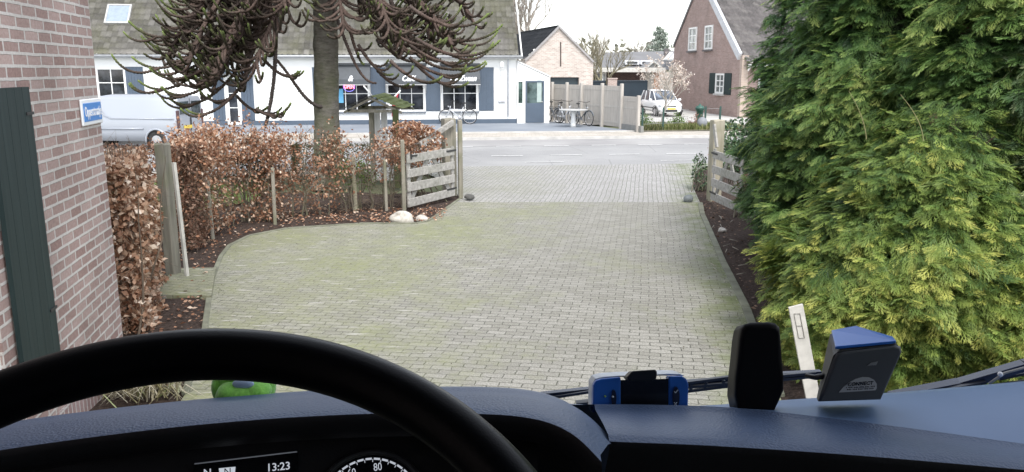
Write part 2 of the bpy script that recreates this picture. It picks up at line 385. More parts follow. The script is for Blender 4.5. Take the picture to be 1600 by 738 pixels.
M_drive2 = pave_mat('driveway_clinkers_lengthwise', TH + math.pi / 2, .19, .095, (.31, .305, .295), (.36, .355, .345), (.09, .09, .085), .35)
def clip_poly(L, Rr, y0, y1, z):
    def at(E, y):
        for (a, b), (c_, d) in zip(E, E[1:]):
            if b <= y <= d: f = (y - b) / (d - b + 1e-9); return a + (c_ - a) * f
        return E[-1][0] if y > E[-1][1] else E[0][0]
    sk = lambda x: 0
    l = [(at(L, y0), y0)] + [p for p in L if y0 < p[1] < y1] + [(at(L, y1), y1)]
    r = [(at(Rr, y0), y0)] + [p for p in Rr if y0 < p[1] < y1] + [(at(Rr, y1), y1)]
    return l, r
def grid_between(name, y0, y1, z, mat, sub=1.0):
    m = MB(); E = 1e-6
    DLm = [(a, b) for i, (a, b) in enumerate(DL)]
    l, r = clip_poly(DLm, DR, y0, y1, z)
    m.quad(*[Vector((x, y, z)) for x, y in r], *[Vector((x, y, z)) for x, y in reversed(l)])
    return tag(m.build(name, mat), kind='structure')
# shear the boundaries so that the bond change runs square to the drive
grid_between('driveway', 2.0, 15.3, 0, M_drive)
grid_between('driveway_apron', 15.3, 21.0, 0, M_drive2)
m = MB(); m.quad(Vector((-3.0, 21.0, -.001)), Vector((5.1, 21.0, -.001)), Vector((5.5, 21.96, -.001)), Vector((-3.0, 20.99, -.001))); tag(m.build('driveway_apron', M_drive2), kind='structure')
def edging(name, pts, w=.06, h=.045, z=-.03):
    m = MB()
    for a, b in zip(pts, pts[1:]):
        a = Vector((a[0], a[1], 0)); b = Vector((b[0], b[1], 0)); L = (b - a).length; k = max(1, round(L / .9)); d = (b - a) / k
        for i in range(k):
            p = a + d * (i + .5); m.box((p.x, p.y, z + h / 2), (d.length - .008, w, h + random.uniform(-.006, .006)), math.atan2(d.y, d.x) + random.uniform(-.01, .01), bev=.006)
    return tag(m.build(name, plain(name + '_concrete', (.17, .175, .13), .95, var=.3, scale=4, bump=.4)), kind='structure')
edging('edging', DL[1:12]); edging('edging', DR[1:6], .09)

# bare earth beds
t = NT('soil'); p = t.pos(); n = t.noise(30, 6, p, .7); n2 = t.noise(1.6, 4, p)
c = t.ramp(n, [(.3, (.028, .021, .018)), (.55, (.075, .056, .048)), (.75, (.14, .11, .095))]); t.col(c); t.set(Roughness=1.0, Specular_IOR_Level=.1); t.bump(n, 1, .03); M_soil = t.m
def soil(name, poly, z0=-.012, amp=.05, step=.14):
    xs_ = [p[0] for p in poly]; ys = [p[1] for p in poly]; nx = int((max(xs_) - min(xs_)) / step) + 1; ny = int((max(ys) - min(ys)) / step) + 1
    gx, gy = np.meshgrid(np.linspace(min(xs_), max(xs_), nx), np.linspace(min(ys), max(ys), ny))
    # distance to the drive edges keeps the mounds off the paving
    d = np.full(gx.shape, 9.0)
    for E in (DL, DR):
        for (a, b), (c_, e) in zip(E, E[1:]):
            vx, vy = c_ - a, e - b; tt = np.clip(((gx - a) * vx + (gy - b) * vy) / (vx * vx + vy * vy), 0, 1); d = np.minimum(d, np.hypot(gx - a - tt * vx, gy - b - tt * vy))
    lx = np.interp(gy, [p[1] for p in sorted(DL, key=lambda q: q[1])], [p[0] for p in sorted(DL, key=lambda q: q[1])]); rx = np.interp(gy, [p[1] for p in DR], [p[0] for p in DR])
    inside = (gx > lx) & (gx < rx)
    h = (np.sin(gx * 5.1 + np.sin(gy * 3.3) * 2) + np.sin(gy * 6.3 + np.sin(gx * 4.1) * 2) + rng.normal(size=gx.shape) * .5) * .25 + .5
    z = np.where(inside, -.03, z0 + amp * np.clip(h, 0, 1.3) * np.clip(d / .35, 0, 1))
    V = np.stack([gx, gy, z], -1).reshape(-1, 3); i = np.arange(nx * ny).reshape(ny, nx)
    F = np.stack([i[:-1, :-1], i[:-1, 1:], i[1:, 1:], i[1:, :-1]], -1).reshape(-1, 4)
    return tag(npmesh(name, V, F, M_soil, smooth=True), kind='structure')
soil('soil_bed', [(-9, 4), (-1, 16.4)]); soil('soil_bed', [(1.2, 3.5), (8, 20.5)])
# small brick path to the garden gate
m = MB(); P = [(-3.36, 8.62), (-3.78, 9.92), (-4.3, 9.9), (-4.05, 8.66)]; m.prism([Vector((a, b, -.02)) for a, b in P], (0, 0, .055)); tag(m.build('path', pave_mat('path_bricks', .3, .2, .1, (.22, .22, .17), (.28, .27, .22), (.05, .05, .04), 1.0)), kind='structure')
# lawn seen through the hedge
t = NT('lawn_mat'); n = t.noise(4, 6, t.pos(), .7); t.col(t.ramp(n, [(.3, (.06, .10, .02)), (.7, (.13, .20, .045))])); t.set(Roughness=1.0); t.bump(t.noise(60, 3, t.pos()), .8, .02); M_lawn = t.m
m = MB(); m.quad((-14, 13.7, .052), (-5.6, 14.1, .052), (-4.9, 15.2, .052), (-5.4, 17.8, .03), (-14, 17.5, .03)); tag(m.build('lawn', M_lawn), kind='structure')

def blades(name, spots, mat, h=.12, w=.006, lean=.5, parent=None):
    spots = np.asarray(spots, float); n = len(spots); az = rng.random(n) * 6.283; hh = h * (.5 + rng.random(n)); le = lean * (.3 + rng.random(n))
    d = np.stack([np.cos(az), np.sin(az), 0 * az], 1); sd_ = np.stack([-np.sin(az), np.cos(az), 0 * az], 1)
    up = np.array([0, 0, 1.0])
    b = spots; mid = b + d * (hh * le * .4)[:, None] + up * (hh * .6)[:, None]; tip = b + d * (hh * le)[:, None] + up * (hh * (1 - .3 * le))[:, None]
    V = np.stack([b - sd_ * w, b + sd_ * w, mid + sd_ * w * .8, mid - sd_ * w * .8, tip], 1).reshape(-1, 3)
    F = np.concatenate([np.array([[0, 1, 2], [0, 2, 3], [3, 2, 4]]) + 5 * i for i in range(n)]) if n < 400 else (np.array([[0, 1, 2], [0, 2, 3], [3, 2, 4]])[None] + 5 * np.arange(n)[:, None, None]).reshape(-1, 3)
    return npmesh(name, V, F, mat, parent, np.repeat(rng.random(n), 5))
M_grass = leafmat('grass_blades', [(0, (.07, .12, .025)), (.6, (.14, .20, .05)), (1, (.28, .28, .12))])
sp = np.stack([rng.uniform(-9, -5.2, 4500), rng.uniform(14.2, 17.6, 4500), np.full(4500, .045)], 1); tag(blades('grass', sp, M_grass, .09), 'short green grass on the lawn behind the long beech hedge', 'grass', kind='stuff')

# fallen leaves and chips on the beds
def flat_leaf():
    v = np.array([(0, 0, 0), (.5, .32, .10), (1, 0, .02), (.5, -.32, .10), (.5, 0, 0)], float); f = np.array([[0, 4, 1], [1, 4, 2], [2, 4, 3], [3, 4, 0]]); return v, f
LV, LF = flat_leaf()
M_beech = leafmat('beech_leaves', [(0, (.15, .07, .04)), (.3, (.30, .145, .085)), (.6, (.45, .25, .155)), (.85, (.62, .43, .31)), (1, (.80, .68, .56))], .55, .3)
def litter(name, n, region, size, mat, label, cat='leaves'):
    P = region(n); n = len(P); az = rng.random(n) * 6.283
    f = np.stack([np.cos(az), np.sin(az), rng.normal(size=n) * .25], 1); up = np.stack([rng.normal(size=n) * .4, rng.normal(size=n) * .4, np.ones(n)], 1)
    V, F, r = stamp(LV, LF, P, f, up, size * (.5 + rng.random(n)))
    return tag(npmesh(name, V, F, mat, None, r), label, cat, kind='stuff')
def reg_left(n):
    k = rng.random(n); y = 6 + k * 9.0; lx = np.interp(y, [p[1] for p in DL], [p[0] for p in DL]); x = lx - .05 - np.abs(rng.normal(size=n)) * .7; return np.stack([x, y, np.full(n, .03)], 1)
def reg_back(n):
    x = rng.uniform(-4.2, -1.2, n); y = 13.1 + np.clip((x + 3) * .05, 0, 1) + rng.random(n) * 1.3; return np.stack([x, y, np.full(n, .035)], 1)
def reg_right(n):
    y = rng.uniform(8, 19, n); x = np.interp(y, [p[1] for p in DR], [p[0] for p in DR]) + .08 + np.abs(rng.normal(size=n)) * .35; return np.stack([x, y, np.full(n, .03)], 1)
litter('fallen_leaves', 900, reg_left, .045, M_beech, 'brown beech leaves lying on the left soil bed beside the drive')
litter('fallen_leaves', 800, reg_back, .05, M_beech, 'brown beech leaves lying on the soil behind the white boulder')
litter('fallen_leaves', 520, reg_right, .045, leafmat('rotting_leaves', [(0, (.06, .04, .03)), (.6, (.15, .09, .06)), (1, (.33, .22, .16))]), 'brown leaf litter on the soil strip under the right hedge')
def reg_drive(n):
    y = rng.uniform(6, 15, n); k = rng.random(n) ** 2.5; lx = np.interp(y, [p[1] for p in DL], [p[0] for p in DL]); rx = np.interp(y, [p[1] for p in DR], [p[0] for p in DR])
    x = np.where(rng.random(n) < .6, lx + .1 + k * 2.2, rx - .05 - k * .8); return np.stack([x, y, np.full(n, .006)], 1)
M_bit = leafmat('paver_debris', [(0, (.10, .09, .06)), (.5, (.24, .22, .17)), (1, (.5, .48, .42))], .8, .1)
litter('driveway_debris', 900, reg_drive, .018, M_bit, 'tiny bits of debris scattered on the mossy driveway', 'debris')

# ================================================================== NEAR BRICK HOUSE (left)
M_brick = brickmat('old_brick', (.31, .205, .185), (.46, .345, .32), (.60, .56, .535), .232, .0765, .0115, bias=.0, bump=.9, dirt=.35)
house = thing('brick_house', (-3.34, 6.55, 0), 0, 'pink brown brick house with a dark green shutter at the left of the driveway', 'house')
WX, WY, WK = -3.34, 6.55, -.2
wd = Vector((-.2, 1, 0)).normalized(); wn2 = Vector((1, .2, 0)).normalized()        # along the wall (away), outward normal
def WP(s, z, d=0): return Vector((WX, WY, 0)) + wd * s + wn2 * d + Vector((0, 0, z))   # s < 0 towards us
def wbox(m, s0, s1, z0, z1, d0, d1): m.prism([WP(s0, z0, d0), WP(s1, z0, d0), WP(s1, z0, d1), WP(s0, z0, d1)], (0, 0, z1 - z0))
m = MB()
s_sh0, s_sh1 = -2.12, -1.535; win0, win1 = -3.45, -2.27
wbox(m, win1, 0, .26, 5.6, -.3, 0); wbox(m, -9, win0, .26, 5.6, -.3, 0); wbox(m, win0, win1, .26, .75, -.3, 0); wbox(m, win0, win1, 2.42, 5.6, -.3, 0)
m.build('wall', M_brick, house)
m = MB(); wbox(m, -9, .0, -.1, .2575, -.3, .004); m.build('plinth', brickmat('soldier_brick', (.30, .20, .19), (.40, .29, .28), (.55, .5, .48), .075, .24, .011, off=0, bump=.9), house)
m = MB(); m.prism([WP(0, -.1, -.3025), WP(-.3, -.1, -.3025), WP(-.3, -.1, -5.4), WP(0, -.1, -5.4)], (0, 0, 5.7)); m.build('wall', M_brick, house)
m = MB(); wbox(m, -9.3, .3, 5.6, 5.75, -5.6, .35); m.build('roof', plain('dark_tile', (.09, .08, .08)), house)
M_green = woodmat('dark_green_paint', (.016, .029, .030), (.028, .046, .047), 18, 2, .55)
sh = MB(); zt, zb = 2.40, .55; nb = 5
for i in range(nb):
    a = s_sh0 + (s_sh1 - s_sh0) * i / nb; b = s_sh0 + (s_sh1 - s_sh0) * (i + 1) / nb
    wbox(sh, a + .0015, b - .0015, zb, zt, .012, .04)
for z in (zb + .2, zt - .25): wbox(sh, s_sh0 + .04, s_sh1 - .04, z, z + .1, .002, .0115)
shut = sh.build('shutter', M_green, house)
m = MB()
for z in (zt - .17, zb + .42): wbox(m, s_sh1 - .10, s_sh1 + .012, z, z + .018, .041, .048)
build_each(m, 'hinge', plain('black_iron', (.02, .02, .022), .5), shut)
M_whitep = plain('white_paint', (.78, .78, .76), .45, var=.04, scale=3)
m = MB(); f = .07
wbox(m, win0, win1, .75, .75 + f, -.10, -.02); wbox(m, win0, win1, 2.42 - f, 2.42, -.10, -.02); wbox(m, win0, win0 + f, .75 + f, 2.42 - f, -.10, -.02); wbox(m, win1 - f, win1, .75 + f, 2.42 - f, -.10, -.02)
mid = (win0 + win1) / 2; wbox(m, mid - .02, mid + .02, .75 + f, 2.42 - f, -.09, -.03)
wf = m.build('window_frame', M_whitep, house)
M_glass = glassmat('window_glass')
m = MB(); wbox(m, win0 + f, win1 - f, .75 + f, 2.42 - f, -.075, -.065); m.build('pane', M_glass, wf)
# street name sign
sign = thing('street_sign', WP(-.24, 2.17, 0), 0, 'blue and white street name sign on the corner of the near brick wall', 'sign')
M_blue = plain('sign_blue', (.03, .22, .62), .3, var=.03); M_white = plain('sign_white', (.85, .86, .88), .35, var=.03)
s0, s1, z0, z1 = -.505, -.0, 2.085, 2.285
m = MB(); c_ = WP((s0 + s1) / 2, (z0 + z1) / 2, .012); rz = math.atan2(wd.y, wd.x)
m.box(c_, (s1 - s0, .016, z1 - z0), rz, bev=.015); m.build('plate', M_white, sign)
m = MB(); m.box(WP((s0 + s1) / 2, (z0 + z1) / 2, .021), (s1 - s0 - .07, .006, z1 - z0 - .06), rz, bev=.003); m.build('panel', M_blue, sign)
text('Opperstraatje', .105, M_white, sign, frame(WP((s0 + s1) / 2, (z0 + z1) / 2 + .002, .0255), wd, (0, 0, 1)), sx=.68, ext=.001, bold=.0015)
# ================================================================== CAFE
CY = 37.4
def C(x, z, d=0, y0=None): return Vector((x, (CY if y0 is None else y0) + K * x, z)) + SN * d
def cx(px, py=140): return HX(px, py, CY, K).x
def cz(px, py): return HX(px, py, CY, K).z
def cbox(m, x0, x1, z0, z1, d0, d1): m.prism([C(x0, z0, d0), C(x1, z0, d0), C(x1, z0, d1), C(x0, z0, d1)], (0, 0, z1 - z0))
cafe = thing('cafe_building', C(-8, .1), 0, 'long white cafe with blue grey shutters, dark awnings and tiled roof across the road', 'building')
M_stucco = plain('white_stucco', (.80, .80, .78), .85, var=.03, scale=1.2)
M_slate = plain('blue_grey_paint', (.072, .098, .135), .5, var=.08, scale=2)
XL, XR = -21.0, .22
ZE = 3.2
wins = [(519, 577), (604, 663.5), (689.5, 746.5)]
W = [(cx(a), cx(b)) for a, b in wins]; wz0, wz1 = cz(700, 174), cz(700, 118)
LW = (cx(152), cx(197.5)); lz0, lz1 = cz(180, 153), cz(180, 106)
DW = (cx(352), cx(374)); DZ = 2.25
# front wall pieced round its openings
ops = sorted([(LW[0], LW[1], lz0, lz1), (DW[0], DW[1], .12, DZ)] + [(a, b, wz0, wz1) for a, b in W])
m = MB(); x = XL
for a, b, z0, z1 in ops:
    cbox(m, x, a, .3, ZE, -.3, 0)
    if z0 > .31: cbox(m, a, b, .3, z0, -.3, 0)
    cbox(m, a, b, z1, ZE, -.3, 0); x = b
cbox(m, x, XR, .3, ZE, -.3, 0)
D8 = 9.0
m.prism([C(XR, .3, -.303), C(XR, .3, -D8), C(XR - .3, .3, -D8), C(XR - .3, .3, -.303)], (0, 0, ZE - .3))
m.prism([C(XR, ZE, -.05), C(XR, ZE, -D8), C(XR, 8.4, -(D8 + .05) / 2)], SL * -.25)
m.build('wall', M_stucco, cafe)
m = MB(); cbox(m, XL, DW[0] - .02, .0, .3, -.3, .03); cbox(m, DW[1] + .02, XR, .0, .3, -.3, .03); m.build('plinth', M_slate, cafe)
m = MB(); cbox(m, XL + .3, XR - .4, .1, ZE - .05, -3.2, -3.1); m.build('interior_wall', plain('cafe_interior', (.05, .045, .04)), cafe)

def tile_roof(name, o, u, v, Wd, Ln, mat, parent, tw=.24, tl=.33, amp=.04, lift=.06, res=6, thick=.06):
    """o eave corner, u along the eave, v up the slope; pantile relief"""
    u = Vector(u).normalized(); v = Vector(v).normalized(); n = u.cross(v); n = n if n.z > 0 else -n
    nu = max(2, int(Wd / tw * res)); rows = int(Ln / tl)
    us = np.linspace(0, Wd, nu); ph = (us / tw) % 1.0; prof = amp * (np.sin(ph * 2 * math.pi) * .5 + .5) ** 1.4
    Vv = []
    for r in range(rows + 1):
        jit = np.repeat(rng.normal(size=nu // res + 2), res)[:nu] * .004
        Vv.append((us, r * tl, prof + lift + jit)); Vv.append((us, min((r + 1) * tl, rows * tl + .02), prof * .9 + .0 + jit))
    o_ = np.array(o); U = np.array(u); Vn = np.array(v); Nn = np.array(n)
    P = np.stack([o_ + us[:, None] * U + vv * Vn + h[:, None] * Nn for us, vv, h in Vv])
    i = np.arange(P.shape[0] * nu).reshape(P.shape[0], nu)
    F = np.stack([i[:-1, :-1], i[:-1, 1:], i[1:, 1:], i[1:, :-1]], -1).reshape(-1, 4)
    k = len(P) // 2; tv = rng.random((k, nu // res + 2)); var = np.stack([np.repeat(tv[r // 2], res)[:nu] for r in range(P.shape[0])])
    ob = npmesh(name, P.reshape(-1, 3), F, mat, parent, var.ravel())
    return ob
def tilemat(name, stops, moss=None):
    t = NT(name); a = t.N('Attribute'); a.attribute_name = 'var'; c = t.ramp(a.outputs['Fac'], stops)
    n = t.noise(.8, 6, t.pos(), .65); n2 = t.noise(14, 4, t.pos())
    if moss: c = t.mix(t.mr(n, .42, .7, 0, .8), c, moss)
    c = t.mix(.4, c, t.ramp(n2, [(.3, .3), (.7, .7)]), 'SOFT_LIGHT'); t.col(c); t.set(Roughness=.9, Specular_IOR_Level=.2); return t.m
M_tile = tilemat('old_grey_pantiles', [(0, (.105, .10, .09)), (.5, (.155, .148, .135)), (1, (.215, .205, .19))], (.15, .148, .10))
ang = R(50); vup = -SN * math.cos(ang) + Vector((0, 0, math.sin(ang)))
tile_roof('roof', C(XL - .1, ZE - .06, .28), SL, vup, XR - XL + .3, 6.9, M_tile, cafe)
vup2 = SN * math.cos(ang) + Vector((0, 0, math.sin(ang)))
m = MB(); e0 = C(XL - .1, ZE - .06, -D8 - .28); e1 = C(XR + .15, ZE - .06, -D8 - .28); m.quad(e0, e1, e1 + vup2 * 6.9, e0 + vup2 * 6.9); m.build('roof', plain('roof_back', (.15, .14, .13)), cafe)
m = MB(); cbox(m, XL, XR + .15, ZE - .19, ZE - .07, .02, .30); m.build('fascia', M_whitep, cafe)
m = MB(); m.tube([C(XL, ZE - .10, .36), C(XR + .2, ZE - .10, .36)], .065, 8); m.build('gutter', plain('zinc', (.33, .34, .35), .5, .2), cafe)
m = MB(); x_ = cx(793.5, 140); m.tube([C(x_, ZE - .1, .34), C(x_, ZE - .25, .12), C(x_, .4, .07)], .035, 8); m.build('downpipe', plain('pale_zinc', (.55, .57, .6), .5), cafe)
# verge board on the right gable
m = MB(); p0 = C(XR + .2, ZE - .14, .27); m.bar(p0, p0 + vup * 6.9, .05, .16, up=(0, 0, 1)); m.build('verge', M_whitep, cafe)
def skylight(pa, pb, par):
    # plane of the roof
    o = C(0, ZE - .02, .28); n = SL.cross(vup); n = n if n.z > 0 else -n
    def on(px, py):
        r = ray(px, py); cpt = Vector((0, 0, CAMH)); tt = (o - cpt).dot(n) / r.dot(n); return cpt + r * tt
    a, b = on(*pa), on(*pb); w_ = (b - a).dot(SL); h_ = (b - a).dot(vup); o2 = a + n * .03
    cen = o2 + SL * w_ / 2 + vup * h_ / 2 + n * .04
    fr = frame(cen, SL, vup); rot = fr.to_3x3().to_4x4()
    m = MB(); fw = .07
    for dx, dy, sx, sy in ((0, h_ / 2, w_ + fw, fw), (0, -h_ / 2, w_ + fw, fw), (-w_ / 2, 0, fw, h_ - fw), (w_ / 2, 0, fw, h_ - fw)):
        m.box(cen + SL * dx + vup * dy, (sx, abs(sy), .12), m=rot)
    f_ = m.build('roof_window', plain('roof_window_frame', (.42, .42, .41), .5), par)
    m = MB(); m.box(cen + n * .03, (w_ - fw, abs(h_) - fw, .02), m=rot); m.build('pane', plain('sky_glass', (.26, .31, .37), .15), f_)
skylight((165, 38), (206, 11), cafe); skylight((388, 42), (408, 19), cafe)

def window(par, x0, x1, z0, z1, nx, nz, P, mf, mg, d=-.06, fw=.075, mb=.035, name='window', blind=None):
    def bx(m, a, b, c_, e, d0, d1): m.prism([P(a, c_, d0), P(b, c_, d0), P(b, c_, d1), P(a, c_, d1)], (0, 0, e - c_))
    m = MB(); bx(m, x0, x1, z0, z0 + fw, d - .03, d + .05); bx(m, x0, x1, z1 - fw, z1, d - .03, d + .05); bx(m, x0, x0 + fw, z0 + fw, z1 - fw, d - .03, d + .05); bx(m, x1 - fw, x1, z0 + fw, z1 - fw, d - .03, d + .05)
    for i in range(1, nx): xx = x0 + fw + (x1 - x0 - 2 * fw) * i / nx; bx(m, xx - mb / 2, xx + mb / 2, z0 + fw, z1 - fw, d - .02, d + .03)
    for i in range(1, nz):
        zz = z0 + fw + (z1 - z0 - 2 * fw) * i / nz
        for k in range(nx):
            a = x0 + fw + (x1 - x0 - 2 * fw) * k / nx + (mb / 2 if k else 0); b = x0 + fw + (x1 - x0 - 2 * fw) * (k + 1) / nx - (mb / 2 if k < nx - 1 else 0); bx(m, a, b, zz - mb / 2, zz + mb / 2, d - .02, d + .028)
    f = m.build(name, mf, par)
    m = MB(); bx(m, x0 + fw, x1 - fw, z0 + fw, z1 - fw, d - .012, d - .004); m.build('pane', mg, f)
    if blind: m = MB(); bx(m, x0 + fw, x1 - fw, z1 - blind, z1 - fw, d - .05, d - .04); m.build('blind', plain('blind_cloth', (.5, .5, .48)), f)
    return f
M_dglass = glassmat('cafe_glass', (.012, .014, .018))
M_awn = plain('awning_cloth', (.075, .082, .09), .8, var=.1)
M_awn2 = plain('awning_band', (.11, .12, .13), .8, var=.1)
def shutter(par, xa, xb, z0, z1, P=C, mat=M_slate, d=.015):
    m = MB(); n = max(3, int(abs(xb - xa) / .11))
    for i in range(n):
        a = xa + (xb - xa) * i / n; b = xa + (xb - xa) * (i + 1) / n; e = .004
        m.prism([P(a + e, z0, d), P(b - e, z0, d), P(b - e, z0, d + .03), P(a + e, z0, d + .03)], (0, 0, z1 - z0))
    m.prism([P(xa, z0 - .02, d - .012), P(xb, z0 - .02, d - .012), P(xb, z0 - .02, d + .001), P(xa, z0 - .02, d + .001)], (0, 0, z1 - z0 + .04))
    return m.build('shutter', mat, par)
sz0, sz1 = cz(770, 172.5), cz(770, 106)
for (a, b) in W:
    window(cafe, a, b, wz0, wz1, 3, 2, C, M_whitep, M_dglass)
    m = MB(); cbox(m, a - .05, b + .05, wz0 - .07, wz0 - .005, .0, .10); m.build('sill', plain('sill_stone', (.12, .14, .17)), cafe)
for a, b in ((489, 517), (578.5, 602.5), (665, 688), (748, 771.5)): shutter(cafe, cx(a), cx(b), sz0, sz1)
window(cafe, *LW, lz0, lz1, 2, 2, C, M_whitep, M_dglass); shutter(cafe, cx(198.5), cx(226), lz0 - .02, lz1 + .02); shutter(cafe, cx(123), cx(151), lz0 - .02, lz1 + .02)
for (a, b), s in zip(W, ('&', 'Café', 'De Zwaan')):
    zt_, zb_ = cz(700, 102.5), cz(700, 131.5); a -= .02; b += .08
    m = MB(); 
    top0, top1 = C(a, zt_, .05), C(b, zt_, .05); f0, f1 = C(a, zb_ + .22, .55), C(b, zb_ + .22, .55); 
    m.prism([top0, top1, f1, f0], (0, 0, -.015)); aw = m.build('awning', M_awn, cafe)
    m = MB(); m.prism([C(a, zb_, .552), C(b, zb_, .552), C(b, zb_, .566), C(a, zb_, .566)], (0, 0, .22)); m.build('valance', M_awn, aw)
    m = MB(); 
    for x_ in (a, b - .012): m.prism([C(x_, zt_, .05), C(x_, zb_ + .22, .55), C(x_, zb_ + .02, .55), C(x_, zt_ - .45, .05)], SL * .012)
    build_each(m, 'side_panel', M_awn, aw)
    m = MB(); cbox(m, a - .03, b + .03, zt_ - .0, zt_ + .10, .02, .15); m.build('cassette', plain('awning_box', (.05, .055, .06), .5), aw)
    m = MB(); m.bar(C(a, zb_ - .02, .56), C(b, zb_ - .02, .56), .04, .03); m.bar(C(a + .02, zb_ - .4, .05), C(a + .02, zb_ + .02, .54), .025); m.bar(C(b - .02, zb_ - .4, .05), C(b - .02, zb_ + .02, .54), .025); m.build('arm', plain('alu', (.5, .5, .5), .4), aw)
    fr = frame(C((a + b) / 2 + (.1 if s != '&' else .0), zb_ + .25, .575), SL, (0, 0, 1))
    text(s, .34, M_white, aw, fr, shear=.35, sx=.95 if s != 'De Zwaan' else .82, bold=.012)
# door group under the monkey puzzle tree
window(cafe, DW[0], DW[1], .12, DZ, 1, 3, C, M_whitep, M_dglass, name='door', fw=.12)
shutter(cafe, cx(331), cx(350), .32, DZ + .05); shutter(cafe, cx(376), cx(396), .32, DZ + .05)
m = MB(); cbox(m, cx(327), cx(400), DZ + .12, DZ + .24, .0, .5); m.build('door_canopy', M_slate, cafe)
# porch at the right end
PXL, PXR = .02, cx(857, 160) + .02
m = MB(); zl, zr = cz(800, 97) + .0, cz(857, 121)
m.prism([C(XR + .01, .1, .12), C(PXR, .1, .12), C(PXR, zr, .12), C(XR + .01, zl, .12)], SN * -3.6)
porch = m.build('porch', M_stucco, cafe)
m = MB(); m.prism([C(XR + .02, zl + .003, .16), C(PXR + .05, zr + .003, .16), C(PXR + .05, zr + .06, .16), C(XR + .02, zl + .06, .16)], SN * -3.7); m.build('porch_roof', M_whitep, cafe)
dx0, dx1 = cx(820.5), cx(849.5); dz1 = cz(835, 126.5)
m = MB()
fw = .07
for a, b, z0, z1 in ((dx0, dx1, .12, 1.02), (dx0, dx0 + fw, 1.02, dz1), (dx1 - fw, dx1, 1.02, dz1), (dx0 + fw, dx1 - fw, dz1 - fw, dz1)): m.prism([C(a, z0, .125), C(b, z0, .125), C(b, z0, .165), C(a, z0, .165)], (0, 0, z1 - z0))
dr = m.build('door', M_slate, cafe)
m = MB(); m.prism([C(dx0 + fw, 1.02, .128), C(dx1 - fw, 1.02, .128), C(dx1 - fw, 1.02, .14), C(dx0 + fw, 1.02, .14)], (0, 0, dz1 - fw - 1.02)); m.build('pane', glassmat('door_glass', (.03, .045, .045)), dr)
m = MB(); m.prism([C(dx1 - .33, 1.06, .142), C(dx1 - .12, 1.06, .142), C(dx1 - .12, 1.06, .146), C(dx1 - .33, 1.06, .146)], (0, 0, 1.0)); m.build('curtain', plain('pale_curtain', (.35, .42, .4)), dr)
m = MB(); m.bar(C(dx1 - .05, 1.08, .18), C(dx1 - .16, 1.08, .18), .025); m.build('handle', plain('steel', (.6, .6, .6), .3, .8), dr)
window(cafe, cx(807.5), cx(817.5), cz(812, 163), cz(812, 126), 1, 1, lambda x, z, d=0: C(x, z, d + .19), M_whitep, glassmat('slit_glass', (.03, .05, .045)), fw=.05)
m = MB(); m.box(C(cx(784), cz(784, 155), .07), (.36, .12, .26), math.atan(K), bev=.02); m.build('letterbox', plain('pale_metal', (.6, .6, .62), .4), cafe)
m = MB(); xx = cx(783); zz = cz(783, 100)
m.bar(C(xx, zz + .15, .03), C(xx, zz - .55, .03), .03); m.bar(C(xx, zz + .1, .03), C(xx, zz + .1, .42), .03); m.box(C(xx, zz - .05, .42), (.16, .16, .24), bev=.03); m.bar(C(xx, zz - .5, .03), C(xx + .14, zz - .3, .03), .02); m.bar(C(xx - .1, zz - .25, .03), C(xx + .16, zz - .25, .03), .02)
m.build('wall_lamp', M_whitep, cafe)
# neon OPEN sign behind the first window of the three
t = NT('neon_red'); t.set(Emission_Color=(1, .08, .12, 1), Emission_Strength=3.0); M_nr = t.m
t = NT('neon_blue'); t.set(Emission_Color=(.1, .08, 1, 1), Emission_Strength=.8); M_nb = t.m
ns = thing('neon_sign', C(cx(545.5), cz(546, 137), -.03), 0, 'glowing red OPEN sign with a blue ring in the cafe window beside the tree trunk', 'sign')
cc_ = C(cx(545.5), cz(546, 136), -.03); text('OPEN', .22, M_nr, ns, frame(cc_, SL, (0, 0, 1)), bold=.006, sx=.8)
m = MB(); m.tube([cc_ + SL * .25 * math.cos(a) + Vector((0, 0, .2 * math.sin(a))) for a in [i * math.pi / 12 for i in range(24)]], .008, 6, closed=True); m.build('ring', M_nb, ns)
pst = MB(); pst.prism([C(cx(527), cz(527, 161), -.04), C(cx(536), cz(527, 161), -.04), C(cx(536), cz(527, 161), -.03), C(cx(527), cz(527, 161), -.03)], (0, 0, .62)); tag(pst.build('poster', plain('light_blue_poster', (.15, .45, .7))), 'light blue poster in the cafe window left of the red sign', 'poster')
# flag and its white poles
fl = thing('flag', C(cx(600), 1.5, .5), 0, 'furled red and white flag on a slanted white pole by the cafe window', 'flag')
p0 = C(cx(597, 171), cz(597, 172), .08); p1 = C(cx(626, 140), cz(626, 141), .9)
m = MB(); m.tube([p0, p1], .035, 8); m.build('pole', M_whitep, fl)
def drape(a, b, c_, d_, n=8, w=.03):
    rows = []
    for i in range(n + 1):
        f = i / n; l = a.lerp(b, f); r = d_.lerp(c_, f); rows.append([l.lerp(r, g / 6) + SN * (w * math.sin(g * 1.9 + i * .5)) for g in range(7)])
    return rows
m = MB(); q = p0.lerp(p1, .92); m.grid(drape(q, q + Vector((-.06, 0, -1.05)) - SL * .2, q.lerp(p0, .45) + Vector((0, 0, -.72)), q.lerp(p0, .33))); m.build('cloth', plain('flag_red', (.50, .03, .05)), fl, sub=1)
m = MB(); q2 = p0.lerp(p1, .60); m.grid(drape(q2, q2 + Vector((-.10, 0, -.62)), p0.lerp(p1, .2) + Vector((0, 0, -.3)), p0.lerp(p1, .25))); m.build('cloth', M_white, fl, sub=1)
pl = MB(); pl.tube([C(cx(570, 134), cz(570, 134), .8), C(cx(584, 153), cz(584, 153), .08)], .03, 8); tag(pl.build('flagpole', M_whitep), 'bare white pole slanting down beside the OPEN window', 'pole')

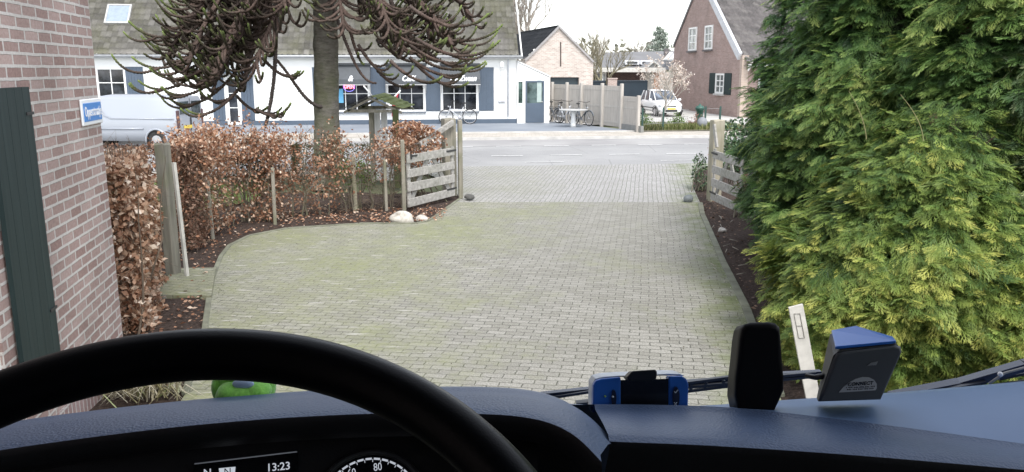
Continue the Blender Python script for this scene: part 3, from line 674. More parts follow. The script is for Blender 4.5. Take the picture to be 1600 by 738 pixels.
# ------------------------------------------------------------------ bicycles and table
M_tyre = plain('tyre_rubber', (.03, .03, .03), .8); M_rim = plain('rim_alu', (.5, .5, .52), .35, .7); M_fr_dark = plain('bike_frame_grey', (.13, .15, .17), .35); M_sad = plain('saddle_black', (.02, .02, .02), .6)
M_fr_white = plain('bike_frame_white', (.55, .57, .6), .3)
def bicycle(loc, rz, label, mat, group='parked bicycles'):
    t_ = thing('bicycle', loc, 0, label, 'bicycle', group); t_.rotation_euler = (0, 0, 0)
    Wb, r = 1.08, .34
    for k, x in enumerate((-Wb / 2, Wb / 2)):
        o = Vector(loc)
        m = MB(); m.tube([o + Vector((x + (r - .015) * math.cos(a), 0, r + (r - .015) * math.sin(a))) for a in [i * math.pi / 14 for i in range(28)]], .02, 6, closed=True); wh = m.build('wheel', M_tyre, t_)
        m = MB(); m.tube([o + Vector((x + (r - .045) * math.cos(a), 0, r + (r - .045) * math.sin(a))) for a in [i * math.pi / 14 for i in range(28)]], .011, 6, closed=True)
        m.tube([o + Vector((x, -.05, r)), o + Vector((x, .05, r))], .02, 8)
        for i in range(14): a = i * math.pi / 7; m.tube([o + Vector((x, .02 * (-1) ** i, r)), o + Vector((x + (r - .05) * math.cos(a), 0, r + (r - .05) * math.sin(a)))], .0025, 3, False)
        m.build('rim', M_rim, wh)
        m = MB(); m.grid([[o + Vector((x + (r + .025) * math.cos(a), y, r + (r + .025) * math.sin(a))) for y in (-.028, 0, .028)] for a in [R(20 + 15 * i) for i in range(11)]]); m.build('mudguard', mat, t_)
    o = Vector(loc); V = lambda x, z, y=0: o + Vector((x, y, z))
    bb = V(-.08, .30); st = V(-.26, .78); hd = V(.33, .82); hd2 = V(.36, .68)
    m = MB()
    for a, b, q in ((bb, st, .016), (bb, hd2, .02), (st.lerp(bb, .25), hd2, .016), (hd, hd2, .02)): m.tube([a, b], q, 8)
    for s in (-1, 1):
        m.tube([V(-Wb / 2, r, .05 * s), V(-.08, .30, .03 * s)], .01, 6); m.tube([V(-Wb / 2, r, .05 * s), st.lerp(bb, .15)], .008, 6); m.tube([hd2, V(.42, .5, .05 * s), V(Wb / 2, r, .05 * s)], .012, 6)
    m.build('frame', mat, t_)
    m = MB(); m.tube([st, V(-.29, .92)], .012, 6); m.ell(V(-.31, .95), (.13, .08, .035), 12, 6); m.build('saddle', M_sad, t_)
    m = MB(); m.tube([hd, V(.29, 1.0)], .013, 6); m.tube([V(.10, 1.03, .30), V(.22, 1.06, .25), V(.30, 1.03, .1), V(.30, 1.03, -.1), V(.22, 1.06, -.25), V(.10, 1.03, -.30)], .012, 6); m.build('handlebar', M_sad, t_)
    m = MB()
    for s in (-.07, .07): m.tube([V(-.25, .74, s), V(-.82, .73, s)], .007, 5)
    for x in (-.4, -.6, -.8): m.tube([V(x, .73, -.07), V(x, .73, .07)], .006, 5)
    m.tube([V(-.8, .73, .05), V(-Wb / 2, r, .06)], .006, 5); m.build('carrier', M_sad, t_)
    m = MB(); m.lathe([(.02, -.01), (.085, -.008), (.085, .008), (.02, .01)], V(-.08, .30, .03), 16, Matrix.Rotation(R(90), 4, 'X')); m.bar(V(-.08, .30, .06), V(.02, .18, .06), .02); m.bar(V(-.08, .30, -.04), V(-.18, .42, -.04), .02); m.build('crank', M_rim, t_)
    m = MB(); m.lathe([(.02, -.04), (.04, .02), (.04, .03)], V(.42, .80), 10, Matrix.Rotation(R(90), 4, 'Y')); m.build('headlight', M_rim, t_)
    t_.rotation_euler = (0, 0, rz); return t_
bicycle(C((cx(700) + cx(728)) / 2, .1, .45), math.atan(K) + math.pi, 'silver grey bicycle standing against the white cafe wall below the right window', M_fr_white)
bicycle(Vector((2.0, 37.9, .1)), R(-62), 'bicycle nearest the cafe porch, partly hidden by its corner', M_fr_dark)
bicycle(Vector((2.42, 37.0, .1)), R(-56), 'white framed bicycle leaning on the slatted fence left of the round table', M_fr_white)
bicycle(Vector((3.1, 35.85, .1)), R(-60), 'bicycle at the slatted fence directly behind the round table', M_fr_dark)
tb = thing('terrace_table', (2.65, 34.9, .1), 0, 'round grey terrace table on one white leg in front of the bicycles', 'table')
m = MB(); m.lathe([(.05, .70), (.60, .705), (.62, .72), (.62, .745), (.6, .755)], (2.65, 34.9, .1), 32); m.build('table_top', plain('table_grey', (.42, .42, .41), .7), tb)
m = MB(); m.lathe([(.13, .0), (.12, .1), (.085, .55), (.14, .69)], (2.65, 34.9, .1), 16); m.build('leg', M_whitep, tb)

# ------------------------------------------------------------------ slatted fence
M_slat = woodmat('grey_larch', (.34, .315, .285), (.50, .47, .43), 20, 2)
fn = thing('slatted_fence', (3.6, 35.5, .1), 0, 'tall fence of narrow vertical wooden slats between the terrace and the white car', 'fence')
FP = [(864, 38.7, 130), (887, 37.6, 131), (909.5, 36.6, 133), (942, 35.2, 134.5), (972.5, 33.8, 135)]
fp = [A(px, py, y) for px, y, py in FP]; fp[-1].z = fp[0].z = 1.86
ps = []
for p in fp: ps.append(Vector((p.x, p.y, 1.86)))
pend = A(999, 150, 32.35); ps2 = [ps[-1], Vector((pend.x, pend.y, 1.50))]
def slats(m, a, b, zt, z0=.1):
    d = b - a; d.z = 0; L = d.length; n = int(L / .085); d.normalize(); rz = math.atan2(d.y, d.x)
    for i in range(n): p = a + d * (L * (i + .5) / n); m.box((p.x, p.y, (z0 + .06 + zt) / 2), (L / n * .72, .02, zt - z0 - .06), rz)
    for z in (.35, 1.0, zt - .15): m.box(((a.x + b.x) / 2 , (a.y + b.y) / 2 , z), (L, .03, .09), rz, )
for a, b in zip(ps, ps[1:]):
    m = MB(); slats(m, a, b, 1.86); m.build('slat_panel', M_slat, fn)
m = MB(); slats(m, ps[-1], ps2[1], 1.46); m.build('slat_panel', M_slat, fn)
for i, p in enumerate(ps + [ps2[1]]):
    m = MB(); z = 1.96 if i < 5 else 1.52; q = p + Vector((-.03, -.07, 0)); m.box((q.x, q.y, z / 2), (.13, .13, z), .4, bev=.015); m.build('post', M_slat, fn)
m = MB(); m.box(((ps[-1].x + pend.x) / 2 + .05, (ps[-1].y + pend.y) / 2 - .15, .2), (1.9, .12, .25), math.atan2(pend.y - ps[-1].y, pend.x - ps[-1].x)); tag(m.build('low_wall', plain('grey_edge', (.2, .2, .19))), 'low concrete edge at the foot of the slatted fence end', 'wall')

# ------------------------------------------------------------------ brick garage behind the cafe
GK = .25; GL = Vector((1, GK, 0)).normalized(); GN = Vector((GK, -1, 0)).normalized(); GY = 46.0
def GPt(px, py): return HX(px, py, GY, GK)
gar = thing('brick_garage', (2.7, 46.6, 0), 0, 'pale brick garage with a steep gable and dark tiled roof behind the cafe', 'garage')
gl = GPt(820, 95); gr = GPt(927, 97); ga = GPt(873, 42)
def gq(p, z, d=0): return Vector((p.x, p.y, z)) + GN * d
M_gbrick = brickmat('pale_brick', (.40, .32, .28), (.56, .49, .44), (.55, .53, .5), .22, .075, .012, bump=.4)
d0_, d1_ = GPt(860, 121), GPt(905, 121); dz = d0_.z
m = MB()
m.prism([gq(gl, 0), gq(d0_, 0), gq(d0_, dz), gq(gl, dz)], GN * -.3); m.prism([gq(d1_, 0), gq(gr, 0), gq(gr, dz), gq(d1_, dz)], GN * -.3)
m.prism([gq(gl, dz), gq(gr, dz), gr, ga, gl], GN * -.3)
m.prism([gq(gr, 0, -.303), gq(gr, 0, -9), gq(gr, gr.z, -9), gq(gr, gr.z, -.303)], GL * -.25); m.prism([gq(gl, 0, -.303), gq(gl, 0, -9), gq(gl, gl.z, -9), gq(gl, gl.z, -.303)], GL * .25)
m.build('wall', M_gbrick, gar)
m = MB(); m.prism([gq(d0_, 0, -.2), gq(d1_, 0, -.2), gq(d1_, dz, -.2), gq(d0_, dz, -.2)], GN * -.05); m.build('garage_door', plain('dark_door', (.02, .035, .045), .5), gar)
M_dtile = tilemat('dark_tiles', [(0, (.045, .048, .055)), (1, (.07, .073, .08))])
for e, s in ((gl, -1), (gr, 1)):
    v_ = (ga - e); 
    oo = e + GN * .1 if s < 0 else e - GN * 9.2
    tile_roof('roof', (e + GN * .02 if s < 0 else e - GN * 9.2) + Vector((0, 0, .04)), (-GN if s < 0 else GN), v_, 9.2, v_.length + .05, M_dtile, gar, tw=.3, tl=.36, res=3)
m = MB(); m.bar(gl + GN * .06, ga + GN * .06, .12, .10); m.bar(gr + GN * .06, ga + GN * .06, .12, .10); m.build('barge', plain('barge_grey', (.30, .29, .29)), gar)
m = MB(); s_ = GPt(875, 66); s2 = GPt(875, 104); m.prism([s2 + GN * .003, s2 + GL * .07 + GN * .003, s_ + GL * .07 + GN * .003, s_ + GN * .003], GN * .02); m.build('wall_slit', plain('rust_dark', (.06, .04, .035)), gar)
m = MB(); kq = GPt(825, 100); m.box((kq.x, kq.y - .12, 1.45), (.38, .38, 2.9), math.atan(GK)); m.build('chimney_pier', M_gbrick, gar)

# ------------------------------------------------------------------ dark fence, carport, brick pier, bungalow behind
m = MB(); a = A(900, 129, 50); b = A(1012, 129, 52); 
df = thing('dark_fence', (a.x, a.y, 0), 0, 'dark blue grey solid fence behind the slatted fence and the white car', 'fence')
m.prism([Vector((a.x, a.y, 0)), Vector((b.x, b.y, 0)), Vector((b.x, b.y + .06, 0)), Vector((a.x, a.y + .06, 0))], (0, 0, 1.82)); m.build('panel', plain('dark_blue_panel', (.025, .04, .055), .5, var=.2, scale=.8), df)
m = MB(); m.bar(Vector((a.x, a.y, 1.85)), Vector((b.x, b.y, 1.85)), .1, .06); m.build('cap_rail', plain('dark_cap', (.06, .08, .1), .4), df)
m = MB(); q = A(956.5, 124, 49.3); m.box((q.x, q.y, q.z / 2), (.55, .45, q.z)); m.box((q.x, q.y, q.z + .04), (.62, .52, .07)); tag(m.build('brick_pier', brickmat('pier_brick', (.34, .24, .21), (.44, .33, .29), (.5, .47, .44), .22, .07)), 'square brick pier showing above the slatted fence', 'pier')
cp = thing('carport', (7.2, 55, 0), 0, 'flat roofed carport with a white fascia behind the dark fence', 'carport')
a = A(898, 113, 54); b = A(1036, 108.5, 55)
m = MB(); m.box(((a.x + b.x) / 2, 57.5, 2.52), (b.x - a.x, 6.4, .30), .02, bev=.02); m.build('roof', plain('fascia_pale', (.62, .61, .57), .6), cp)
m = MB(); m.box(((a.x + b.x) / 2, 57.5, 2.69), (b.x - a.x - .2, 6.2, .03), .02); m.build('roof_felt', plain('felt', (.12, .12, .12)), cp)
m = MB(); m.box(((a.x + b.x) / 2 + .8, 60.4, 1.2), (b.x - a.x - 2.2, .2, 2.34)); m.build('back_wall', brickmat('dark_red_brick', (.11, .06, .05), (.16, .09, .075), (.2, .18, .17), .22, .07), cp)
for px in (1026, 940):
    q = A(px, 125, 54.7); m = MB(); m.box((q.x, q.y, 1.18), (.35 if px > 1000 else .2, .2, 2.36)); m.build('post', plain('orange_wood', (.48, .28, .19)) if px > 1000 else M_whitep, cp)
q = A(937, 122, 56); m = MB(); m.box((q.x, q.y, 1.95), (.9, .08, .8)); f_ = m.build('window', M_whitep, cp); m = MB(); m.box((q.x, q.y - .045, 1.95), (.7, .02, .6)); m.build('pane', glassmat('carport_glass', (.2, .22, .24)), f_)

bg_ = thing('bungalow', (14, 82, 0), 0, 'grey roofed bungalow with white dormers far behind the carport', 'house')
M_rg = tilemat('far_grey_tiles', [(0, (.16, .16, .165)), (1, (.21, .21, .215))])
def AP(px, py, y): return A(px, py, y)
l0, r0, l1, r1 = A(925, 113, 78), A(1075, 108, 80), A(945, 82, 86), A(1075, 79.5, 88)
m = MB(); m.quad(l0, r0, r1, l1); m.build('roof', plain('far_roof', (.17, .17, .175), .9, var=.12, scale=.5), bg_)
m = MB(); m.box(((l0.x + r0.x) / 2, 79.6, l0.z / 2), (r0.x - l0.x - .6, .5, l0.z)); m.build('wall', plain('far_wall', (.4, .36, .33)), bg_)
m = MB(); m.prism([l0 + Vector((.3, 1, 0)), l1 + Vector((.2, 0, -.1)), Vector((l1.x, l1.y + 7, l0.z)), ], (.1, 0, 0)); m.build('gable', plain('far_gable', (.2, .19, .19)), bg_)
for pa, pb in ((977, 999), (1001, 1020)):
    a, b = A(pa, 101, 80.5), A(pb, 94.5, 80.5)
    m = MB(); m.box(((a.x + b.x) / 2, 82.5, (a.z + b.z) / 2), (b.x - a.x, 4, b.z - a.z)); dm = m.build('dormer', M_white, bg_)
    m = MB(); m.box(((a.x + b.x) / 2, 80.48, (a.z + b.z) / 2 - .02), ((b.x - a.x) * .75, .04, .22)); m.build('window', plain('dormer_glass', (.05, .055, .06)), dm)
a, b, c_ = A(1008, 108, 76), A(1036, 108, 76), A(1021.5, 96, 76)
m = MB(); m.prism([a, b, c_], (0, 8, 0)); m.build('side_gable', plain('side_gable', (.2, .2, .2)), bg_)
m = MB(); m.bar(a - Vector((0, .1, 0)), c_ - Vector((0, .1, 0)), .15, .12); m.bar(b - Vector((0, .1, 0)), c_ - Vector((0, .1, 0)), .15, .12); m.build('barge', plain('far_barge', (.5, .5, .49)), bg_)
for pa in (1040, 1048):
    m = MB(); m.bar(A(pa, 93, 79), A(pa + 9, 83, 82.5), .35, .15); m.build('roof_light', plain('far_skylight', (.6, .6, .6)), bg_)
q = A(1041, 84, 83); m = MB(); m.box(q, (.45, .5, 1.0)); m.build('chimney', plain('far_chimney', (.10, .09, .09)), bg_)

# ------------------------------------------------------------------ brick house on the right
hA = Vector((12.05, 43.7, 0)); hB = Vector((10.85, 53.6, 0)); hd_ = (hB - hA).normalized(); hn = Vector((-hd_.y, hd_.x, 0)); hn = hn if hn.x < 0 else -hn   # outward (left)
h2 = thing('brick_house', hA, 0, 'tall gabled brick house with small dark shutters behind the magnolia on the right', 'house')
def onH(px, py):
    r = ray(px, py); cpt = Vector((0, 0, CAMH)); tt = (hA - cpt).dot(hn) / r.dot(hn); return cpt + r * tt
M_hbrick = brickmat('rose_brick', (.30, .20, .175), (.40, .28, .25), (.42, .36, .33), .22, .066, .009, bump=.3, dirt=.3)
eR = onH(1157, 87); eL = onH(1053.5, 72); ap = onH(1097, -36)
hw = [((1076, 80), (1090, 42)), ((1101, 78), (1115, 39)), ((1118, 146), (1133, 115))]
m = MB(); m.prism([hA + Vector((0, 0, -.05)), Vector((eR.x, eR.y, -.05)) , eR, ap, eL, Vector((eL.x, eL.y, -.05))], hn * -.3); hwall = m.build('wall', M_hbrick, h2)
bk = -hn                                     # ridge direction
m = MB(); m.prism([Vector((eR.x, eR.y, -.05)) + bk * .303, Vector((eR.x, eR.y, -.05)) + bk * 14, Vector((eR.x, eR.y, 2.9)) + bk * 14, Vector((eR.x, eR.y, 2.9)) + bk * .303], hd_ * .3); m.build('wall', M_hbrick, h2)
vR = (ap - eR); vL = (ap - eL)
lowR = eR - vR.normalized() * .75
tile_roof('roof', lowR + bk * .12 + Vector((0, 0, .02)), bk, vR, 14, vR.length + .75, tilemat('brown_grey_tiles', [(0, (.10, .095, .095)), (.5, (.14, .13, .13)), (1, (.18, .17, .165))]), h2, tw=.3, tl=.36, amp=.075, lift=.10)
m = MB(); m.quad(eL, ap, ap + bk * 14, eL + bk * 14); m.build('roof', plain('roof_back2', (.14, .13, .13)), h2)
m = MB(); m.bar(eR + hn * .06 + vR.normalized() * -.1, ap + hn * .06, .42, .16, up=hn); m.build('barge', plain('barge_pale', (.52, .53, .55), .6), h2)
m = MB(); m.bar(eL + hn * .03, ap + hn * .03, .16, .10, up=hn); m.build('barge', plain('barge_dark', (.16, .15, .15), .6), h2)
m = MB(); g0 = lowR + Vector((0, 0, -.06)) + (hA - hB).normalized() * .1; m.box(g0 + bk * 7.2 + Vector((0, 0, -.02)), (14, .2, .16), math.atan2(bk.y, bk.x)); m.build('gutter', M_whitep, h2)
m = MB(); m.tube([g0 + bk * .35, Vector((eR.x, eR.y, g0.z - .4)) + bk * .35 - hd_ * .07, Vector((eR.x, eR.y, 0)) + bk * .35 - hd_ * .07], .05, 8); m.build('downpipe', M_whitep, h2)
m = MB(); cpr = eR - hd_ * .05; m.prism([Vector((eR.x, eR.y, -.05)) + hn * .004 - hd_ * .002, Vector((eR.x, eR.y, -.05)) + hn * .004 - hd_ * .3, Vector((eR.x, eR.y, eR.z)) + hn * .004 - hd_ * .3, Vector((eR.x, eR.y, eR.z)) + hn * .004 - hd_ * .002], bk * .36); m.build('corner_pier', brickmat('tan_brick', (.40, .31, .25), (.48, .38, .32), (.45, .4, .36), .22, .066, .009), h2)
def hwin(pb, pt, shut_):
    a, b = onH(*pb), onH(pt[0], pt[1]); 
    s0 = (a - hA).dot(hd_); s1 = (b - hA).dot(hd_); s0, s1 = min(s0, s1), max(s0, s1)
    # P: x = distance along the gable (from the right corner), d outwards
    P = lambda x, z, d=0: Vector((hA.x, hA.y, z)) + hd_ * x + hn * d
    window(h2, s0, s1, a.z, b.z, 2, 3, P, M_whitep, glassmat('lace_glass', (.10, .11, .11)), d=.01, fw=.1, mb=.05)
    m = MB(); m.prism([P(s0 - .06, a.z - .1, 0.001), P(s1 + .06, a.z - .1, 0.001), P(s1 + .06, a.z - .1, .14), P(s0 - .06, a.z - .1, .14)], (0, 0, .1)); m.build('sill', plain('sill_dark', (.10, .09, .09)) if not shut_ else M_kerb, h2)
    if shut_:
        w_ = (s1 - s0) * .75
        for xa, xb in ((s0 - w_ - .02, s0 - .02), (s1 + .02, s1 + w_ + .02)): shutter(h2, xa, xb, a.z - .02, b.z + .0, P, M_green, d=.02)
for pb, pt, s_ in ((*hw[0], False), (*hw[1], False), (*hw[2], True)): hwin(pb, pt, s_)
# front window glimpsed right of the corner
m = MB(); q = Vector((eR.x, eR.y, 0)) + bk * 1.5 - hd_ * .05; m.box((q.x, q.y, 1.5), (.9, .08, 1.4), math.atan2(bk.y, bk.x)); m.build('window', M_whitep, h2)
m = MB(); m.box((q.x - .0, q.y - .05, 1.5), (.7, .02, 1.2), math.atan2(bk.y, bk.x)); m.build('pane', M_dglass, h2)

# ------------------------------------------------------------------ white hatchback
def car(loc, rz, label):
    t_ = thing('parked_car', loc, 0, label, 'car'); o = Vector(loc)
    L, Wd, H_ = 3.58, 1.60, 1.52
    M_pt = NT('white_car_paint'); M_pt.col((.78, .79, .80)); M_pt.set(Roughness=.25, Coat_Weight=.6); M_pt = M_pt.m
    # stations along x (front = +): half width, sill z, belt z ; roof built by greenhouse
    xs_ = [-1.79, -1.74, -1.5, -1.0, -.3, .5, .95, 1.35, 1.62, 1.76, 1.79]
    belt = [.62, .86, .95, .96, .95, .94, .93, .88, .79, .64, .45]
    hw_ = [.60, .70, .78, .80, .80, .80, .79, .77, .70, .58, .50]
    sill = [.42, .30, .24, .22, .21, .21, .22, .24, .22, .22, .28]
    rows = []
    for x, b, w, s in zip(xs_, belt, hw_, sill):
        rows.append([o + Vector((x, y * w, z)) for y, z in ((-.90, s), (-1.0, s + (b - s) * .3), (-1.0, s + (b - s) * .65), (-.93, b - .03), (-.75, b + .015), (-.35, b + .045), (.35, b + .045), (.75, b + .015), (.93, b - .03), (1.0, s + (b - s) * .65), (1.0, s + (b - s) * .3), (.90, s))])
    m = MB(); m.grid(rows, True, True); m.f.append(tuple(range(11, -1, -1))); m.sm.append(False); k = len(rows) - 1; m.f.append(tuple(range(k * 12, k * 12 + 12))); m.sm.append(False)
    m.build('body', M_pt, t_, sub=1)
    # greenhouse: glass volume + roof + pillars
    gb = [(-1.66, .70), (-1.2, .72), (.05, .73), (.98, .66)]; gt = [(-1.42, .55), (-1.1, .58), (-.2, .60), (.22, .56)]
    rows = [[o + Vector((x, -y, .88)) for x, y in gb] + [o + Vector((x, y, .88)) for x, y in reversed(gb)], [o + Vector((x, -y, 1.44)) for x, y in gt] + [o + Vector((x, y, 1.44)) for x, y in reversed(gt)]]
    m = MB(); m.grid(rows, False, True); m.f.append(tuple(range(8, 16))); m.sm.append(False); m.build('windows', glassmat('car_glass', (.05, .06, .075), .05), t_)
    m = MB(); rt = [[o + Vector((x, y * w, z)) for y in (-1, -.5, 0, .5, 1)] for x, w, z in ((-1.50, .52, 1.40), (-1.42, .575, 1.455), (-.9, .60, 1.50), (-.3, .61, 1.52), (.15, .59, 1.475), (.25, .565, 1.44))]
    for r in rt:
        for j, dz_ in enumerate((-.03, .015, .025, .015, -.03)): r[j].z += dz_
    m.grid(rt); m.build('roof', M_pt, t_, sub=1)
    m = MB()
    for s in (-1, 1):
        for (xa, ya), (xb, yb), w in (((.98, .67), (.22, .57), .04), ((.05, .735), (-.2, .605), .035), ((-.75, .73), (-.85, .60), .035), ((-1.62, .70), (-1.42, .56), .10)):
            m.bar(o + Vector((xa, s * ya, .88)), o + Vector((xb, s * yb, 1.45)), w, .03)
    build_each(m, 'pillar', M_pt, t_)
    for x in (-1.15, 1.18):
        for s in (-1, 1):
            c0 = o + Vector((x, s * .71, .29)); Rx = Matrix.Rotation(R(90), 4, 'X')
            m = MB(); m.lathe([(.19, -.09), (.27, -.09), (.29, -.06), (.29, .06), (.27, .09), (.19, .09)], c0, 28, Rx); wl_ = m.build('wheel', M_tyre, t_)
            m = MB(); m.lathe([(.03, -.095), (.18, -.093), (.2, -.085), (.2, .085), (.18, .093), (.03, .095)], c0, 10, Rx, False); m.build('rim', M_rim, wl_)
            m = MB(); m.grid([[c0 + Vector((.345 * math.cos(a), s * (.085 + yy), .345 * math.sin(a))) for yy in (-.1, .02)] for a in [R(-5 + 19 * i) for i in range(11)]]); m.build('wheel_arch', plain('arch_black', (.03, .03, .03)), t_)
    for s in (-1, 1):
        m = MB(); m.ell(o + Vector((1.60, s * .56, .66)), (.16, .15, .12), 12, 8); m.build('headlight', plain('lamp_glass', (.55, .58, .6), .1), t_)
        m = MB(); m.ell(o + Vector((.70, s * .90, .95)), (.07, .11, .075), 10, 6); m.build('mirror', M_pt, t_)
        m = MB(); m.box(o + Vector((-.1, s * .812, .50)), (2.0, .02, .05)); m.build('door_trim', plain('trim_dark', (.04, .04, .04)), t_)
        m = MB(); m.ell(o + Vector((1.69, s * .5, .38)), (.06, .07, .05), 8, 6); m.build('fog_lamp', plain('fog', (.1, .1, .1), .2), t_)
    m = MB(); m.box(o + Vector((1.775, 0, .36)), (.06, .74, .14), bev=.02); m.box(o + Vector((1.76, 0, .60)), (.06, .62, .07), bev=.02); m.build('grille', plain('grille_black', (.02, .02, .02), .4), t_)
    m = MB(); m.box(o + Vector((1.80, 0, .475)), (.03, .5, .09), bev=.005); m.build('number_plate', plain('plate_yellow', (.75, .55, .05)), t_)
    t_.scale = (.94, .94, .94); t_.rotation_euler = (0, 0, rz); return t_
pc = A(1029, 176, 45.3); car((pc.x + .12, 45.4, .02), R(-80), 'small white hatchback parked in the yard left of the rose brick house')

# ------------------------------------------------------------------ silver van on the left
def van(loc, rz, label, S=1.0):
    t_ = thing('parked_van', loc, 0, label, 'van'); o = Vector(loc)
    t0 = NT('silver_van_paint'); t0.col((.36, .385, .43)); t0.set(Roughness=.3, Metallic=.15, Coat_Weight=.4); M_pt = t0.m
    prof = [(0, .52), (0, .38), (.88, .78)]       # cross section (half width factor by height)
    def sec(x, w, zt, z0=.30):
        return [o + Vector((x, -w * .96, z0)), o + Vector((x, -w, .6)), o + Vector((x, -w, 1.05)), o + Vector((x, -w * .975, 1.15)), o + Vector((x, -w * .90, zt - .16)), o + Vector((x, -w * .8, zt - .03)), o + Vector((x, 0, zt + .02)), o + Vector((x, w * .8, zt - .03)), o + Vector((x, w * .90, zt - .16)), o + Vector((x, w * .975, 1.15)), o + Vector((x, w, 1.05)), o + Vector((x, w, .6)), o + Vector((x, w * .96, z0))]
    m = MB(); rows = [sec(x, w, z) for x, w, z in ((-2.25, .86, 1.80), (-2.2, .90, 1.84), (-1.0, .92, 1.87), (.6, .92, 1.87), (.95, .91, 1.80), (1.5, .89, 1.22), (2.2, .80, 1.0), (2.45, .70, .85))]
    m.grid(rows, True, True); m.f.append(tuple(range(12, -1, -1))); m.sm.append(False); k = 7; m.f.append(tuple(range(k * 13, k * 13 + 13))); m.sm.append(False); m.build('body', M_pt, t_)
    for s in (-1, 1):
        m = MB(); m.tube([o + Vector((-2.15, s * .925, 1.08)), o + Vector((.2, s * .935, 1.08)), o + Vector((.45, s * .93, 1.2)), o + Vector((.6, s * .9, 1.4))], .016, 6); m.tube([o + Vector((-2.15, s * .935, .72)), o + Vector((-1.9, s * .94, .72))], .02, 6); m.tube([o + Vector((-1.0, s * .94, .74)), o + Vector((.9, s * .94, .72))], .025, 6); m.build('side_moulding', M_pt, t_)
        for x in (-1.45, 1.55):
            c0 = o + Vector((x, s * .82, .32)); Rx = Matrix.Rotation(R(90), 4, 'X')
            m = MB(); m.lathe([(.2, -.1), (.30, -.1), (.32, -.07), (.32, .07), (.30, .1), (.2, .1)], c0, 28, Rx); wl_ = m.build('wheel', M_tyre, t_)
            m = MB(); m.lathe([(.04, -.105), (.19, -.10), (.21, -.09), (.21, .09), (.19, .10), (.04, .105)], c0, 12, Rx, False); m.build('rim', M_rim, wl_)
            m = MB(); m.tube([c0 + Vector((.40 * math.cos(a), s * .105, .40 * math.sin(a))) for a in [R(-8 + 14 * i) for i in range(15)]], .035, 6); m.build('wheel_arch', M_pt, t_)
            m = MB(); m.lathe([(.0, -.005), (.385, -.005), (.385, .005), (.0, .005)], c0 + Vector((0, s * .095, 0)), 24, Rx); m.build('wheel_well', plain('well_black', (.01, .01, .01)), t_)
        m = MB(); m.box(o + Vector((-2.235, s * .80, 1.05)), (.06, .16, .62), bev=.02); m.build('tail_light', plain('tail_red', (.09, .05, .055), .3), t_)
        m = MB(); m.box(o + Vector((-2.262, s * .38, 1.44)), (.02, .58, .44), bev=.008); m.build('rear_window', glassmat('van_glass', (.03, .04, .045)), t_)
        m = MB(); m.prism([o + Vector((.72, s * .925, 1.16)), o + Vector((1.42, s * .90, 1.16)), o + Vector((1.0, s * .85, 1.62)), o + Vector((.72, s * .86, 1.66))], (0, s * .01, 0)); m.build('side_window', glassmat('van_side_glass'), t_)
    m = MB(); m.box(o + Vector((-2.30, 0, .48)), (.16, 1.78, .26), bev=.04); m.build('bumper', plain('bumper_grey', (.28, .29, .30), .5), t_)
    m = MB(); m.box(o + Vector((-2.256, 0, 1.1)), (.01, .02, 1.3)); m.box(o + Vector((-2.27, 0.02, .95)), (.02, .06, .28)); m.build('door_gap', plain('gap_black', (.02, .02, .02)), t_)
    m = MB(); m.box(o + Vector((-2.28, .25, .77)), (.02, .5, .11)); m.build('number_plate', plain('plate_yellow2', (.7, .52, .08)), t_)
    t_.scale = (S, S, S); t_.rotation_euler = (0, 0, rz); return t_
pv = G(213, 233); van((pv.x - .35, pv.y + .65, 0), R(180 - 8), 'silver grey panel van parked on the road beyond the near brick wall', .92)

# ------------------------------------------------------------------ small yard things
bo = thing('waste_bin', (8.45, 36.4, .0), 0, 'dark green cylindrical metal bin with a domed lid beside the yard path', 'bin')
m = MB(); m.lathe([(.17, 0), (.17, .05), (.15, .07), (.15, .72), (.19, .74), (.19, .80)], (8.45, 36.4, 0), 20); m.build('barrel', plain('bin_green', (.035, .10, .075), .5), bo)
m = MB(); m.lathe([(.21, .80), (.21, .84), (.15, .93), (.05, .96), (.04, 1.02), (.0, 1.03)], (8.45, 36.4, 0), 20); m.build('lid', plain('bin_green2', (.03, .09, .07), .5), bo)
wf_ = thing('wire_fence', (7, 33.9, 0), 0, 'low wire fence on dark green posts along the planted verge', 'fence')
M_gp = plain('green_post', (.02, .06, .05), .5); fpt = [G(1003, 208), G(1035.5, 206), G(1075, 205)]
fpt2 = [G(1101, 203), G(1124, 203)]
for p in fpt[:2] + fpt2: 
    m = MB(); m.box((p.x, p.y, .5), (.07, .07, 1.0)); m.build('post', M_gp, wf_)
m = MB()
for z in (.35, .6, .9):
    m.tube([Vector((p.x, p.y, z)) for p in fpt], .008, 4); m.tube([Vector((p.x, p.y, z)) for p in fpt2], .008, 4)
for i in range(12):
    p = fpt[0].lerp(fpt[1], i / 12); m.tube([p + Vector((0, 0, .1)), p + Vector((0, 0, .9))], .004, 3)
m.build('mesh_wire', plain('wire_grey', (.3, .3, .3), .5), wf_)
st = MB(); p = A(1097, 196, 34); st.ell((p.x, p.y, .33), (.22, .2, .25)); tag(st.build('stone_ball', plain('grey_ball', (.2, .21, .23)), sub=0), 'grey rounded stone beside the yard entrance post', 'stone')
